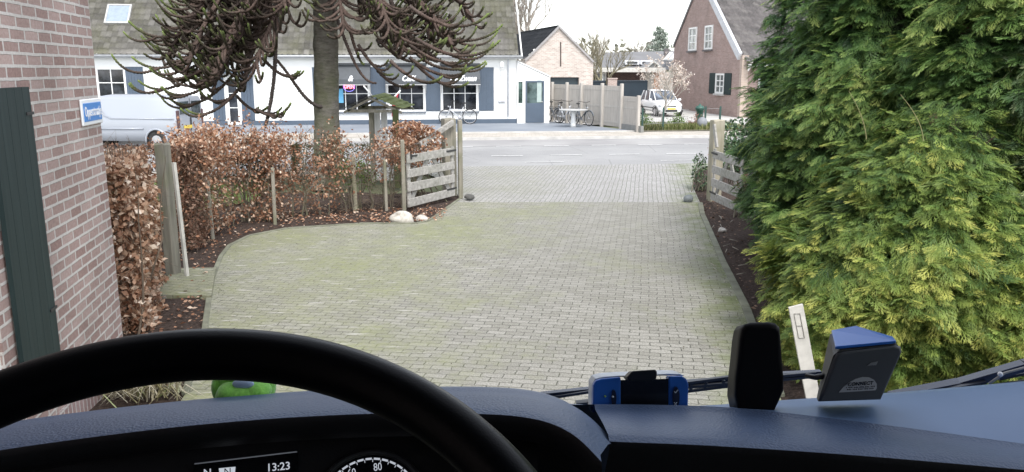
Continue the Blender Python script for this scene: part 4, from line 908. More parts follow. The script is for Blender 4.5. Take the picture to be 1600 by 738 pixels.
# ================================================================== VEGETATION
def bez(p0, p1, p2, p3, n=14):
    t_ = np.linspace(0, 1, n)[:, None]; return (1 - t_) ** 3 * p0 + 3 * (1 - t_) ** 2 * t_ * p1 + 3 * (1 - t_) * t_ ** 2 * p2 + t_ ** 3 * p3
def noise3(P, f, seed=0):
    r = np.random.default_rng(seed); out = np.zeros(len(P))
    for k in range(6):
        d = r.normal(size=3); d /= np.linalg.norm(d); out += np.sin((P @ d) * f * (1 + .45 * k) + r.random() * 6.28) / (1 + .4 * k)
    return out / 2.6
def frond(seed):
    """flat conifer spray: thin rachis, narrow pointed side fingers that fork, drooping; x forward"""
    q_ = random.Random(seed); V, F = [], []
    bend = q_.uniform(-.25, .25)
    def P(x, y): return (x, y + bend * x * x, -.22 * x * x - .30 * y * y + q_.uniform(-.015, .015))
    def tri(a, b, c): V.extend([a, b, c]); F.append((len(V) - 3, len(V) - 2, len(V) - 1))
    def finger(x, y, a, L, w):
        dx, dy = math.cos(a), math.sin(a); tx, ty = x + dx * L, y + dy * L; mx, my = x + dx * L * .45, y + dy * L * .45
        l = P(mx - dy * w, my + dx * w); r_ = P(mx + dy * w, my - dx * w); tri(P(x, y), r_, l); tri(l, r_, P(tx, ty))
    finger(0, 0, 0, .55, .016); finger(.45, 0, 0, .62, .02)
    n = 6
    for i in range(n):
        x = .12 + .72 * i / (n - 1) + q_.uniform(-.03, .03); L = .44 * (1 - ((x - .30) / .95) ** 2) * q_.uniform(.75, 1.1)
        for s in (-1, 1):
            a = s * math.radians(q_.uniform(34, 50) - 10 * x); finger(x + .03 * s, 0, a, L, .016)
            for f_ in (.35, .62):
                bx, by = x + .03 * s + math.cos(a) * L * f_, math.sin(a) * L * f_
                finger(bx, by, a - s * math.radians(q_.uniform(28, 45)), L * q_.uniform(.30, .44), .0115)
                finger(bx, by, a + s * math.radians(q_.uniform(25, 42)), L * q_.uniform(.18, .30), .010)
    return np.array(V, float), np.array(F)
FRONDS = [frond(k) for k in range(6)]
FRV, FRF = FRONDS[0]
def conifer(loc, prof, stops, label, n_tip, face=None, size=.17, seed=1, lump=.16, name='conifer', droop=.55, bias=0):
    """prof: list of (z, radius). face: (az_min, az_max) sector that gets fronds (visible side gets most)"""
    r_ = np.random.default_rng(seed); loc = np.array(loc, float)
    t_ = thing(name, loc, 0, label, 'conifer', 'conifers of the right hedge')
    zs = [p[0] for p in prof]; rs = [p[1] for p in prof]
    # trunk
    m = MB(); m.tube([loc + np.array((0, 0, 0)), loc + np.array((.04, 0, zs[-1] * .5)), loc + np.array((0, 0, zs[-1] - .3))], [.14, .09, .02], 8); m.build('trunk', M_bark, t_)
    m = MB()
    # dim interior of dead twigs
    for i in range(90):
        a = r_.random() * 6.283; z = r_.uniform(.1, zs[-1] * .92); rr = np.interp(z, zs, rs) * .85
        p0 = loc + np.array((0, 0, z * .92)); p1 = loc + np.array((math.cos(a) * rr, math.sin(a) * rr, z + .1)); m.tube([p0, (p0 + p1) / 2 + np.array((0, 0, -.08)), p1], [.018, .011, .004], 4, False)
    m.build('limbs', M_twig, t_)
    camd = math.atan2(-loc[1], -loc[0])
    # branch tips on the surface
    k = n_tip; z = np.interp(r_.random(k), np.linspace(0, 1, 50), np.linspace(zs[0], zs[-1], 50)); w = np.interp(z, zs, rs)
    keep = r_.random(k) < (w / max(rs)) ** .8 + .08; z = z[keep]; k = len(z)
    az = camd + (r_.random(k) ** .95) * 1.9 * r_.choice([-1, 1], k)
    rad = np.interp(z, zs, rs); dirs = np.stack([np.cos(az), np.sin(az), 0 * az], 1)
    P = loc + dirs * rad[:, None]; P[:, 2] = z + loc[2]
    nz = noise3(P, 6.5, seed) * lump * 1.2 + noise3(P, 2.2, seed + 5) * lump * 1.1
    tip_r = rad + nz + r_.normal(size=k) * .07; shade = nz
    # each tip: a fan of fronds along the branch end
    m_ = 11; rep = lambda a: np.repeat(a, m_, axis=0)
    D = rep(dirs); j = r_.random(k * m_); back = j * .26
    side = np.stack([-D[:, 1], D[:, 0], 0 * D[:, 0]], 1)
    tl = rep(r_.normal(size=(k, 1)) * .5); out = unit(D + side * tl * 1.3 + np.array([0, 0, 1.0]) * rep(r_.normal(size=(k, 1)) * .32 + .14))
    pos = loc + D * (rep(tip_r[:, None]) ) ; pos[:, 2] = rep(z[:, None])[:, 0] + loc[2]
    lat = (r_.random((k * m_, 1)) - .5)
    spread = side * np.sign(lat) * (.25 + np.abs(lat))
    pos = pos - out * back[:, None] + side * lat * (.34 * (.35 + back[:, None])) + np.array([0, 0, 1.0]) * (r_.normal(size=(k * m_, 1)) * .025)
    fw = unit(out + spread * .9 + np.array([0, 0, -droop]) * (.2 + r_.random((k * m_, 1))) + r_.normal(size=(k * m_, 3)) * .22)
    up = unit(np.array([0, 0, 1.0]) + out * .55 + r_.normal(size=(k * m_, 3)) * .22)
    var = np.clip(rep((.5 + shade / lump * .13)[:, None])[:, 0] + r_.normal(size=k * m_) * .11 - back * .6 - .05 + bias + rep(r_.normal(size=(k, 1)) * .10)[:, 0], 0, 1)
    s = size * (.65 + .6 * r_.random(k * m_))
    VV, FF, AA, base = [], [], [], 0
    for q in range(6):
        sl = slice(q, None, 6); V, F, vv = stamp(*FRONDS[q], pos[sl], fw[sl], up[sl], s[sl], var[sl], .50); VV.append(V); FF.append(F + base); AA.append(vv); base += len(V)
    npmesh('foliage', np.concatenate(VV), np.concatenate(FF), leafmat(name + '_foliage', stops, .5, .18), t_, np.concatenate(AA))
    # inner layer: darker dead foliage that closes the crown
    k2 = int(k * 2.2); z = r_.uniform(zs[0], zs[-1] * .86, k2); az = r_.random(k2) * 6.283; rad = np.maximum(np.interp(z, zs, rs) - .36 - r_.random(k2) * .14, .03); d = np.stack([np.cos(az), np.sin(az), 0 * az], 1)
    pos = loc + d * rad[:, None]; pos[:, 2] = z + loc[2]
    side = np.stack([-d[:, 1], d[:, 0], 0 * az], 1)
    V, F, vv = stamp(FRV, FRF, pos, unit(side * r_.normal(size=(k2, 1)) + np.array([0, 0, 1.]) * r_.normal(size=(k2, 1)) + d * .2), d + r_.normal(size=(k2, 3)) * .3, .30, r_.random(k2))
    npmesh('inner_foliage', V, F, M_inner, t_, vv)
    return t_
M_bark = plain('conifer_bark', (.10, .065, .045), .95, var=.3, scale=10, bump=.5); M_twig = plain('dead_twig', (.12, .08, .055), .95, var=.3)
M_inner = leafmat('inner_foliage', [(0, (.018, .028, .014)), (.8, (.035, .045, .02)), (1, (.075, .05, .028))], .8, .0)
SA = [(0, (.013, .033, .012)), (.3, (.038, .095, .028)), (.55, (.078, .165, .042)), (.8, (.15, .235, .06)), (1, (.26, .32, .10))]
SB = [(0, (.015, .036, .012)), (.3, (.048, .098, .026)), (.52, (.105, .175, .04)), (.82, (.21, .275, .06)), (1, (.37, .385, .09))]
SC = [(0, (.014, .036, .013)), (.3, (.045, .10, .028)), (.55, (.092, .17, .042)), (.8, (.18, .26, .065)), (1, (.31, .36, .10))]
SD = [(0, (.02, .045, .02)), (.35, (.055, .10, .045)), (.65, (.12, .18, .08)), (1, (.28, .31, .15))]
conifer((4.80, 11.0, 0), [(0.05, .9), (.4, 1.34), (1.3, 1.46), (2.2, 1.40), (3.0, 1.15), (3.9, .8), (5.0, .3)], SA, 'dark green conifer at the right edge of the drive, next to the right gate', 1500, seed=3, bias=-.09, size=.22, lump=.2)
conifer((3.9, 8.55, 0), [(0.05, .75), (.4, 1.0), (1.1, 1.12), (2.0, 1.02), (2.9, .85), (3.9, .55), (4.6, .2)], SC, 'mid green conifer behind the bright bush, between the dark one and the tall right one', 1150, seed=4, size=.22, lump=.2)
conifer((3.55, 6.6, 0), [(0.03, .80), (.4, .98), (.95, 1.0), (1.5, .84), (1.9, .62), (2.2, .32)], SB, 'bright yellow green conifer bush in front, rising behind the dashboard', 1650, seed=5, bias=.07, size=.18, lump=.22)
conifer((5.35, 8.7, 0), [(0.05, 1.1), (.6, 1.45), (1.6, 1.55), (2.6, 1.45), (3.6, 1.2), (5.2, .4)], SC, 'tall olive green conifer filling the upper right behind the bright bush', 1350, seed=6, size=.215, lump=.22)
conifer((4.45, 7.15, 0), [(0.05, .9), (.5, 1.0), (1.4, 1.05), (2.2, .95), (2.9, .7), (3.5, .3)], SC, 'olive conifer close behind the bright bush, between it and the far right one', 1050, seed=14, size=.205, lump=.2)
conifer((5.15, 6.35, 0), [(0.05, .9), (.5, 1.15), (1.4, 1.2), (2.4, 1.1), (3.4, .8), (4.4, .3)], SD, 'greyish green conifer at the far right edge of the view', 950, seed=8, size=.20)
# bare whips sticking out of the bright bush
m = MB()
for px0, py0, px1, py1 in ((1352, 192, 1326, 142), (1442, 195, 1407, 148)):
    a = A(px0, py0, 5.7); b = A(px1, py1, 5.6); mid_ = a.lerp(b, .5) + Vector((.006, 0, .006)); m.tube([Vector(q_) for q_ in bez(np.array(a + Vector((.04, .05, -.12))), np.array(a), np.array(mid_), np.array(b), 10)], [.004 - .0003 * i_ for i_ in range(10)], 5, False)
    for k in range(0):
        q = a.lerp(b, .25 + .15 * k); s = (-1) ** k; m.tube([q, q + Vector((.05 * s, .02, .05)), q + Vector((.08 * s, .0, .05))], [.0018, .0013, .0008], 4, False)
tag(m.build('bare_twigs', plain('pale_twig', (.30, .28, .14), .9)), 'thin bare brown twigs poking up from the bright yellow green bush', 'twigs')

# ------------------------------------------------------------------ leaf clouds for hedges and bushes
def leaves(name, P, mat, size, parent=None, outward=None, curl=.25):
    n = len(P); d = rng.normal(size=(n, 3)); d[:, 2] -= .5
    if outward is not None: d += np.asarray(outward) * 1.0
    up = rng.normal(size=(n, 3)) + np.array([0, 0, .6])
    V, F, r = stamp(LV * np.array([1, 1, 1]), LF, P, d, up, size * (.6 + .7 * rng.random(n)))
    return npmesh(name, V, F, mat, parent, r)
M_stem = woodmat('beech_stem', (.13, .11, .085), (.22, .20, .155), 30, 2, green=.5)
M_brush = plain('hedge_twig', (.15, .115, .085), .95, var=.3)
# near, dense beech hedge beside the wall
hg = thing('beech_hedge', (-3.9, 8.3, 0), 0, 'dense copper brown beech hedge right beside the near brick house corner', 'hedge')
def hedge_box(n, a, b, w, z0, z1, dens=1.0, lump=.07):
    a = np.array(a); b = np.array(b); d = (b - a); L = np.linalg.norm(d); d /= L; nrm = np.array([d[1], -d[0]])      # right side
    s = rng.random(n) * (L + .1) - .05; side = rng.random(n); z = z0 + (z1 - z0) * rng.random(n)
    ft = np.clip(1 - rng.exponential(.16, n), 0, 1); which = rng.random(n)
    off = np.where(which < .55, ft * w / 2, np.where(which < .7, -ft * w / 2, (rng.random(n) - .5) * w)); top = (which > .82); z = np.where(top, z1 - rng.exponential(.05, n), z)
    endc = rng.random(n) < .25; s = np.where(endc, -rng.exponential(.06, n) * 0 + rng.exponential(.06, n) , s)
    off = np.where(endc, (rng.random(n) - .5) * w, off)
    P = np.stack([a[0] + d[0] * s + nrm[0] * off, a[1] + d[1] * s + nrm[1] * off, z], 1)
    P += np.stack([nrm[0] * noise3(P, 4, 3), nrm[1] * noise3(P, 4, 3), noise3(P, 3, 9) * .5], 1) * lump
    return P
ha, hb = (-3.80, 7.3), (-4.48, 9.15)
P = hedge_box(14000, ha, hb, .62, .03, 1.60, lump=.15); leaves('foliage', P, leafmat('pale_beech_leaves', [(0, (.20, .10, .06)), (.35, (.38, .21, .13)), (.7, (.60, .41, .29)), (.92, (.78, .62, .48)), (1, (.86, .76, .66))], .5, .3), .066, hg)
m = MB()
for i in range(60):
    f = rng.random(); x = ha[0] + (hb[0] - ha[0]) * f + rng.normal() * .12; y = ha[1] + (hb[1] - ha[1]) * f; z = 0
    pts = [(x, y, 0)]; 
    for k in range(6): pts.append((pts[-1][0] + rng.normal() * .04, pts[-1][1] + rng.normal() * .04, .28 * (k + 1)))
    m.tube(pts, [.014, .012, .010, .008, .006, .004, .002], 5, False)
for i in range(900):
    p = P[rng.integers(len(P))]; q = p + rng.normal(size=3) * .09; m.tube([p, q], [.003, .0015], 3, False)
m.build('stems', M_brush, hg)
# lower trimmed hedge further back behind it
hg2 = thing('beech_hedge', (-6.2, 10.6, 0), 0, 'flat topped brown hedge behind the dense beech hedge, in front of the van', 'hedge')
P = hedge_box(7000, (-4.35, 11.0), (-8.5, 10.8), .55, .1, 1.50, lump=.04); leaves('foliage', P, leafmat('dull_beech', [(0, (.09, .045, .03)), (.6, (.20, .11, .075)), (1, (.36, .24, .18))], .7, .2), .05, hg2)
m = MB()
for i in range(1500): p = P[rng.integers(len(P))]; m.tube([p, p + rng.normal(size=3) * .09], [.003, .001], 3, False)
m.build('stems', M_brush, hg2)

# long, see-through beech hedge from the old gate post to the left gate
LH = [(-4.55, 10.7), (-4.75, 11.6), (-4.55, 12.9), (-3.6, 13.75), (-2.6, 14.25), (-1.95, 14.75)]
cum = np.concatenate([[0], np.cumsum([math.dist(a, b) for a, b in zip(LH, LH[1:])])])
def LHp(s): s = np.asarray(s); return np.stack([np.interp(s, cum, [p[0] for p in LH]), np.interp(s, cum, [p[1] for p in LH])], -1)
lh = thing('beech_hedge', (*LH[2], 0), 0, 'long see-through beech hedge with bare stems curving from the old post to the left gate', 'hedge')
stems = []; m = MB()
for s in np.arange(.1, cum[-1], .16):
    s += rng.normal() * .04; x, y = LHp(min(max(s, 0), cum[-1])); h = rng.uniform(1.25, 1.6) * (1 if s < 4.6 else .8); z = 0; pts = [np.array((x, y + rng.normal() * .05, 0.0))]
    nk = 7
    for k in range(nk): pts.append(pts[-1] + np.array((rng.normal() * .035, rng.normal() * .03, h / nk)))
    r0 = rng.uniform(.010, .022); m.tube(pts, [r0 * (1 - .8 * i / nk) for i in range(nk + 1)], 5, False); stems.append(pts)
m.build('stems', M_stem, lh)
m = MB(); tips = []
for pts in stems:
    for k in range(1, 8):
        for q in range(7):
            b = pts[k] + (pts[k] - pts[k - 1]) * -rng.random(); az = rng.random() * 6.283; L = rng.uniform(.12, .32)
            e = b + np.array((math.cos(az) * L, math.sin(az) * L, L * rng.uniform(.1, .8))); c_ = (b + e) / 2 + rng.normal(size=3) * .025
            m.tube([b, c_, e], [.0042, .0028, .0012], 3, False); tips.append((b, c_, e))
            for _ in range(2): f = e + rng.normal(size=3) * .08; m.tube([c_, f], [.002, .001], 3, False); tips.append((c_, c_, f))
m.build('twigs', M_brush, lh)
tp = np.array([t_[2] for t_ in tips]); tc = np.array([t_[1] for t_ in tips])
s_of = np.array([cum[-1] * ((p[0] - LH[0][0]) ** 2 * 0) for p in tp])
dl = np.array([[math.hypot(p[0] - q[0], p[1] - q[1]) for q in LH] for p in tp]); prog = dl.argmin(1) / 5.0
dens = noise3(tp, 2.6, 21) * .5 + .54 + np.where(tp[:, 2] > .75, .24, -.12) + np.where(tp[:, 0] > -3.75, -.42, .0) + np.where(prog < .3, .2, 0)
sel = rng.random(len(tp)) < dens
P = np.concatenate([tp[sel] + rng.normal(size=(sel.sum(), 3)) * .035 for _ in range(4)] + [tc[sel] + rng.normal(size=(sel.sum(), 3)) * .035 for _ in range(2)])
top = (P[:, 2] > 1.1) & (P[:, 0] < -3.9); P = np.concatenate([P, P[top] + rng.normal(size=(top.sum(), 3)) * .05])
P = P[rng.random(len(P)) < .9]
leaves('foliage', P, M_beech, .055, lh)
# bigger reddish clump by the left gate
cl = thing('beech_bush', (-1.95, 15.3, 0), 0, 'taller copper leaved beech bush just behind the left gate', 'bush')
n = 4800; c0 = np.array([-1.95, 15.35, 1.10]); P = rng.normal(size=(n, 3)); P = unit(P) * (rng.random(n) ** .45)[:, None] * np.array([.72, .35, .46]) + c0; P += noise3(P, 7, 3)[:, None] * .08
P = P[noise3(P, 6.5, 12) > -.4]; leaves('foliage', P, M_beech, .065, cl)
m = MB()
for i in range(26):
    e = P[rng.integers(len(P))]; b = np.array([-1.8 + rng.normal() * .25, 15.35, 0]); m.tube([b, b * .4 + e * .6 + np.array([0, 0, -.15]), e], [.014, .008, .002], 5, False)
m.build('stems', M_stem, cl)
# evergreen clumps woven through the hedge
M_ivy = leafmat('dark_evergreen', [(0, (.012, .03, .014)), (.6, (.03, .065, .025)), (1, (.09, .14, .06))], .35, .1, .5)
def bush(c, r, n, mat, size, label, cat='bush', name='shrub', stem=True, thr=-.3, fr=6.5, seed=2):
    t_ = thing(name, (c[0], c[1], 0), 0, label, cat); c = np.array(c)
    P = unit(rng.normal(size=(n, 3))) * (rng.random(n) ** .4)[:, None] * np.array(r) + c; P += unit(P - c) * (noise3(P, 5 / max(r), seed) * .14 * max(r))[:, None]; P = P[(noise3(P, fr, seed) > thr) & (P[:, 2] > .03)]
    leaves('foliage', P, mat, size, t_)
    if stem:
        m = MB()
        for i in range(16): e = P[rng.integers(len(P))]; b = np.array([c[0] + rng.normal() * .1, c[1] + rng.normal() * .1, 0]); m.tube([b, b * .5 + e * .5 + np.array([0, 0, .05]), e], [.012, .008, .003], 5, False)
        m.build('stems', M_stem, t_)
    return t_
bush((-4.45, 13.3, .95), (.40, .22, .42), 1500, M_ivy, .05, 'dark evergreen shrub woven through the long beech hedge left of the tree trunk')
bush((-3.55, 15.6, .75), (.34, .3, .62), 1500, M_ivy, .05, 'dark evergreen shrub just right of the monkey puzzle trunk')
M_lime = leafmat('fresh_green', [(0, (.07, .12, .03)), (.6, (.13, .22, .05)), (1, (.24, .33, .10))], .6, .3)
bush((-2.9, 14.6, .62), (.42, .3, .32), 1700, M_lime, .045, 'fresh light green low shrub behind the stakes left of the gate', thr=-.1)
M_mossy = leafmat('mossy_green', [(0, (.06, .07, .03)), (.6, (.12, .13, .055)), (1, (.22, .20, .10))], .8, .2)
mb_ = thing('mossy_hedge', (-3.2, 18.8, 0), 0, 'low clipped mossy green hedge beneath the little roofed stand', 'hedge'); P = hedge_box(5000, (-5.2, 19.0), (-1.5, 19.2), .5, .05, .78, lump=.05); leaves('foliage', P, M_mossy, .05, mb_)
m = MB()
for i in range(500): p = P[rng.integers(len(P))]; m.tube([p, p + rng.normal(size=3) * .12 + np.array([0, 0, .06])], [.004, .001], 3, False)
m.build('stems', M_brush, mb_)
# right side shrubs
M_laurel = leafmat('laurel_leaves', [(0, (.02, .045, .02)), (.55, (.05, .10, .04)), (.9, (.12, .19, .09)), (1, (.25, .32, .2))], .35, .12, .5)
bush((4.72, 16.6, .95), (.62, .6, .62), 2600, M_laurel, .085, 'glossy dark laurel shrub behind the right gate')
bush((4.0, 16.9, .38), (.18, .5, .42), 700, M_laurel, .06, 'low ivy clump at the foot of the right gate post', seed=6)
bush((4.35, 12.9, .45), (.5, .9, .48), 2400, M_laurel, .05, 'mixed low evergreen under the right gate planks')
bush((4.02, 13.75, .45), (.16, .3, .45), 1100, leafmat('rusty_twigs', [(0, (.10, .05, .03)), (.6, (.22, .12, .07)), (1, (.33, .22, .13))], .8, .2), .035, 'rust brown dry shrub growing through the right gate', seed=9)
bush((5.3, 18.2, .72), (.8, .35, .3), 900, leafmat('red_leaves', [(0, (.16, .05, .03)), (1, (.42, .2, .14))], .7, .2), .05, 'reddish brown low hedge beyond the right gate post', 'hedge', seed=4)
# dry strap leaved plant below the steering wheel
dp = thing('dry_plant', (-2.85, 5.9, 0), 0, 'dry straw coloured strap leaved plant at the foot of the near brick wall', 'plant')
m = MB(); a = rng.random
sp_ = np.stack([-2.85 + rng.normal(size=260) * .13, 5.9 + rng.normal(size=260) * .10, np.full(260, .02)], 1)
bl = blades('leaf_blades', sp_, leafmat('straw', [(0, (.22, .20, .10)), (.5, (.42, .38, .27)), (.9, (.6, .57, .48)), (1, (.22, .3, .08))], .8, .2), .26, .006, 1.5); bl.parent = None
bl.data.transform(MW[dp].inverted()); bl.parent = dp

# ------------------------------------------------------------------ monkey puzzle tree
mp_ = thing('monkey_puzzle_tree', (-4.0, 17.2, 0), 0, 'big monkey puzzle tree with drooping rope like branches in front of the cafe', 'tree')
t = NT('grey_mossy_bark'); p = t.obj(); sx = t.N('SeparateXYZ'); t.S(sx.inputs[0], p)
mpg = t.N('Mapping'); t.S(mpg.inputs[0], p); mpg.inputs['Scale'].default_value = (6, 6, 22)
c = t.mix(t.mr(t.noise(1, 6, mpg.outputs[0], .7), .3, .7), (.10, .09, .078), (.25, .235, .205)); c = t.mix(t.math('MULTIPLY', t.mr(t.noise(2.5, 5, p), .4, .65), t.mr(sx.outputs[2], 3.2, .4, .25, .9), True), c, (.10, .115, .045))
t.col(c); t.set(Roughness=.95, Specular_IOR_Level=.15); t.bump(t.noise(1, 6, mpg.outputs[0], .7), .9, .02); M_tbark = t.m
m = MB(); rings = []; TX = lambda z: -4.0 + .035 * z
for i in range(46):
    z = i * .15; base = .265 + .10 * math.exp(-z * 2.2) - .006 * z
    rings.append([Vector((TX(z) + (base + .008 * math.sin(j * 2.1 + i * 1.3) + random.uniform(-.006, .006) + (.012 if i % 4 == 0 else 0)) * math.cos(2 * math.pi * j / 28), 17.2 + (base + .008 * math.sin(j * 1.7 + i) + random.uniform(-.006, .006) + (.012 if i % 4 == 0 else 0)) * math.sin(2 * math.pi * j / 28), z)) for j in range(28)])
m.grid(rings, True, True); m.build('trunk', M_tbark, mp_)
t = NT('araucaria_rope'); a_ = t.N('Attribute'); a_.attribute_name = 'var'
c = t.ramp(a_.outputs['Fac'], [(0, (.085, .072, .066)), (.45, (.095, .066, .055)), (.80, (.06, .048, .038)), (.89, (.085, .095, .04)), (1, (.19, .25, .08))]); nn_ = t.noise(9, 4, t.pos(), .7); c = t.mix(.6, c, t.ramp(nn_, [(.3, .22), (.7, .78)]), 'SOFT_LIGHT'); t.col(c); t.set(Roughness=.85, Specular_IOR_Level=.2); M_rope = t.m
RV, RF, RA = [], [], []; rbase = 0
def rope(pts, r0, r1, a0, a1):
    """scaly rope; pts smooth polyline"""
    global rbase
    P = np.array(pts); seg = np.linalg.norm(np.diff(P, axis=0), axis=1); L = seg.sum(); n = max(6, int(L / .028)); s = np.linspace(0, L, n); cu = np.concatenate([[0], np.cumsum(seg)])
    Q = np.stack([np.interp(s, cu, P[:, i]) for i in range(3)], 1); T = unit(np.gradient(Q, axis=0)); ref = np.array([.3, .9, .2]); U = unit(np.cross(T, ref)); W_ = np.cross(T, U)
    kk = 6; rad = r0 + (r1 - r0) * s / L; th = np.arange(kk) * 2 * math.pi / kk
    ringf = 1 + .26 * np.where((np.arange(n)[:, None] + np.arange(kk)[None] ) % 2 == 0, 1, -1) + rng.normal(size=(n, kk)) * .10
    rr = rad[:, None] * ringf; rr[-1] *= .15
    V = Q[:, None] + rr[..., None] * (np.cos(th + 0)[None, :, None] * U[:, None] + np.sin(th)[None, :, None] * W_[:, None])
    i = np.arange(n * kk).reshape(n, kk) + rbase; j = np.roll(i, -1, axis=1); RF.append(np.stack([i[:-1], j[:-1], j[1:], i[1:]], -1).reshape(-1, 4)); RV.append(V.reshape(-1, 3)); RA.append(np.repeat(a0 + (a1 - a0) * s / L, kk)); rbase += n * kk
UPV = np.array([0, 0, 1.0])
def limb(z0, az, L, drop, n=22, start=.42, rl=(.75, 1.25), bare=False):
    """a main limb leaving the trunk at height z0, arching out and down, then branchlets like ropes with upturned tips"""
    o = np.array([TX(z0), 17.2, z0]); d = np.array([math.cos(az), math.sin(az), 0])
    P = bez(o, o + d * L * .4 + UPV * .15, o + d * L * .8 - UPV * drop * .45, o + d * L - UPV * drop, 24)
    rope(P, .050, .034, 0, .6)
    side = np.array([-d[1], d[0], 0])
    if bare: 
        e = P[-1]; rope(bez(e, e + d * .2 - UPV * .1, e + d * .4, e + d * .5 + UPV * .15), .026, .02, .6, .95); return
    for i in range(n):
        f = start + (1 - start) * (i + rng.random()) / n; k = f * 23; i0 = min(int(k), 22); b = P[i0] + (P[i0 + 1] - P[i0]) * (k - i0); T = unit(P[i0 + 1] - P[i0])
        s = (-1) ** i; l = rng.uniform(*rl) * (1.15 - .45 * f)
        out = unit(T * rng.uniform(.5, 1.0) + side * s * rng.uniform(.4, 1.15) - UPV * rng.uniform(.15, .7))
        sag = rng.uniform(.20, .42) * l; rise = rng.uniform(.15, .5) * l; fl = out * np.array([1, 1, 0]); fl = unit(fl)
        e = b + fl * l * .95 - UPV * (sag - rise * .6)
        Q = bez(b, b + out * l * .45 - UPV * sag * .5, b + fl * l * .75 - UPV * sag * 1.35, e)
        a1 = rng.uniform(.80, 1.0); rope(Q, .030, .021, .35, a1)
        if rng.random() < .75:
            k2 = rng.integers(4, 9); b2 = Q[k2]; s2 = rng.choice([-1, 1]); fl2 = unit(fl + side * s2 * rng.uniform(.4, .9)); l2 = l * rng.uniform(.45, .75)
            rope(bez(b2, b2 + fl2 * l2 * .4 - UPV * l2 * .18, b2 + fl2 * l2 * .8 - UPV * l2 * .16, b2 + fl2 * l2 + UPV * l2 * rng.uniform(.1, .4)), .027, .019, .45, rng.uniform(.8, 1.0))
D_ = math.radians
for z0, az, L, drop in ((4.3, 186, 2.4, 1.9), (4.6, 172, 2.9, 2.0), (4.4, 200, 2.3, 2.2), (4.7, 215, 2.4, 2.3), (5.0, 190, 3.2, 2.2), (5.0, 178, 2.2, 2.4), (4.1, 165, 2.2, 1.3), (5.2, 205, 2.8, 2.6), (4.2, 228, 1.7, 1.6), (4.7, 155, 2.5, 1.9), (5.3, 183, 2.9, 2.0), (4.8, 196, 1.7, 2.4)):
    limb(z0, D_(az), L, drop, n=24, rl=(.8, 1.4))
for z0, az, L, drop in ((4.1, -8, 2.0, 1.2), (4.5, 12, 2.5, 1.35), (4.3, -28, 1.9, 1.4), (4.7, -12, 2.7, 1.7), (4.8, 30, 2.6, 1.5), (4.2, 6, 1.3, 1.2), (5.0, -45, 2.1, 1.7), (4.7, -65, 1.4, 1.4), (5.0, 0, 2.2, 1.9), (4.2, 50, 1.7, 1.0), (5.2, 8, 3.0, 1.6)):
    limb(z0, D_(az), L, drop, n=22, rl=(.6, 1.1))
for z0, az, L, drop in ((4.6, 250, 1.5, .9), (4.9, 285, 1.3, .7), (5.2, 240, 1.9, 1.4), (4.9, 268, 1.0, .5)): limb(z0, D_(az), L, drop, n=16, rl=(.5, .8))
# long sweeping outer ropes with upturned green tips
def sweep(a, b, n, sagk=.34, forks=3):
    a = np.array(a, float); b = np.array(b, float); d = b - a; L = np.linalg.norm(d); fl = unit(d * np.array([1, 1, 0]))
    c1 = a + d * .35 - UPV * L * sagk * .8; c2 = a + d * .75 - UPV * L * sagk; Q = bez(a, c1, c2, b, 20); rope(Q, .034, .022, .2, 1.0)
    side = np.array([-fl[1], fl[0], 0])
    for k in range(forks):
        b2 = Q[rng.integers(4, 14)]; s_ = rng.choice([-1, 1]); l2 = L * rng.uniform(.3, .55); f2 = unit(fl + side * s_ * rng.uniform(.2, .8))
        rope(bez(b2, b2 + f2 * l2 * .4 - UPV * l2 * .2, b2 + f2 * l2 * .8 - UPV * l2 * .15, b2 + f2 * l2 + UPV * l2 * rng.uniform(.15, .4)), .028, .019, .4, 1.0)
for px, py, sx_, sy_ in ((200, 32, 330, 25), (205, 88, 330, 60), (215, 125, 335, 85), (262, 152, 370, 110), (225, 60, 340, 40), (232, 105, 340, 90), (250, 135, 350, 110), (310, 70, 400, 50), (290, 170, 380, 130), (420, 165, 370, 150), (260, 10, 380, 0), (275, 95, 370, 80), (455, 160, 400, 170), (470, 110, 410, 90)):
    y_ = 16.3 + rng.normal() * .5; p = A(px, py, y_); q = A(sx_, sy_, y_ + .3); sweep(q, p, 0)
for px, py, sx_, sy_ in ((786, 38, 640, 30), (782, 62, 650, 60), (745, 82, 640, 70), (738, 104, 640, 90), (733, 128, 650, 100), (700, 58, 600, 40), (765, 20, 640, 10), (690, 120, 610, 95), (665, 90, 590, 60), (615, 115, 560, 70), (570, 100, 545, 40), (640, 130, 590, 110), (760, 95, 660, 75)):
    y_ = 16.4 + rng.normal() * .5; p = A(px, py, y_); q = A(sx_, sy_, y_ + .3); sweep(q, p, 0, .28, 2)
# two bare hanging limbs
rope(bez(np.array([-4.7, 16.6, 4.2]), np.array([-4.75, 16.4, 3.2]), np.array([-4.6, 16.3, 2.6]), np.array([-5.0, 16.3, 1.35])), .045, .035, .0, .1)
rope(bez(np.array([-3.98, 16.95, 1.75]), np.array([-4.3, 16.7, 1.8]), np.array([-4.4, 16.6, 2.3]), np.array([-4.75, 16.4, 2.75])), .04, .025, .0, .4)
rope(bez(np.array([-3.7, 16.9, 3.9]), np.array([-3.3, 16.5, 3.0]), np.array([-3.1, 16.4, 2.2]), np.array([-2.7, 16.3, 2.25])), .04, .02, .0, .5)
rope(bez(np.array([-2.6, 16.9, 4.4]), np.array([-2.2, 16.6, 3.0]), np.array([-1.9, 16.5, 2.35]), np.array([-.75, 16.4, 2.55])), .05, .024, .0, .95)
npmesh('branches', np.concatenate(RV), np.concatenate(RF), M_rope, mp_, np.concatenate(RA), smooth=False)

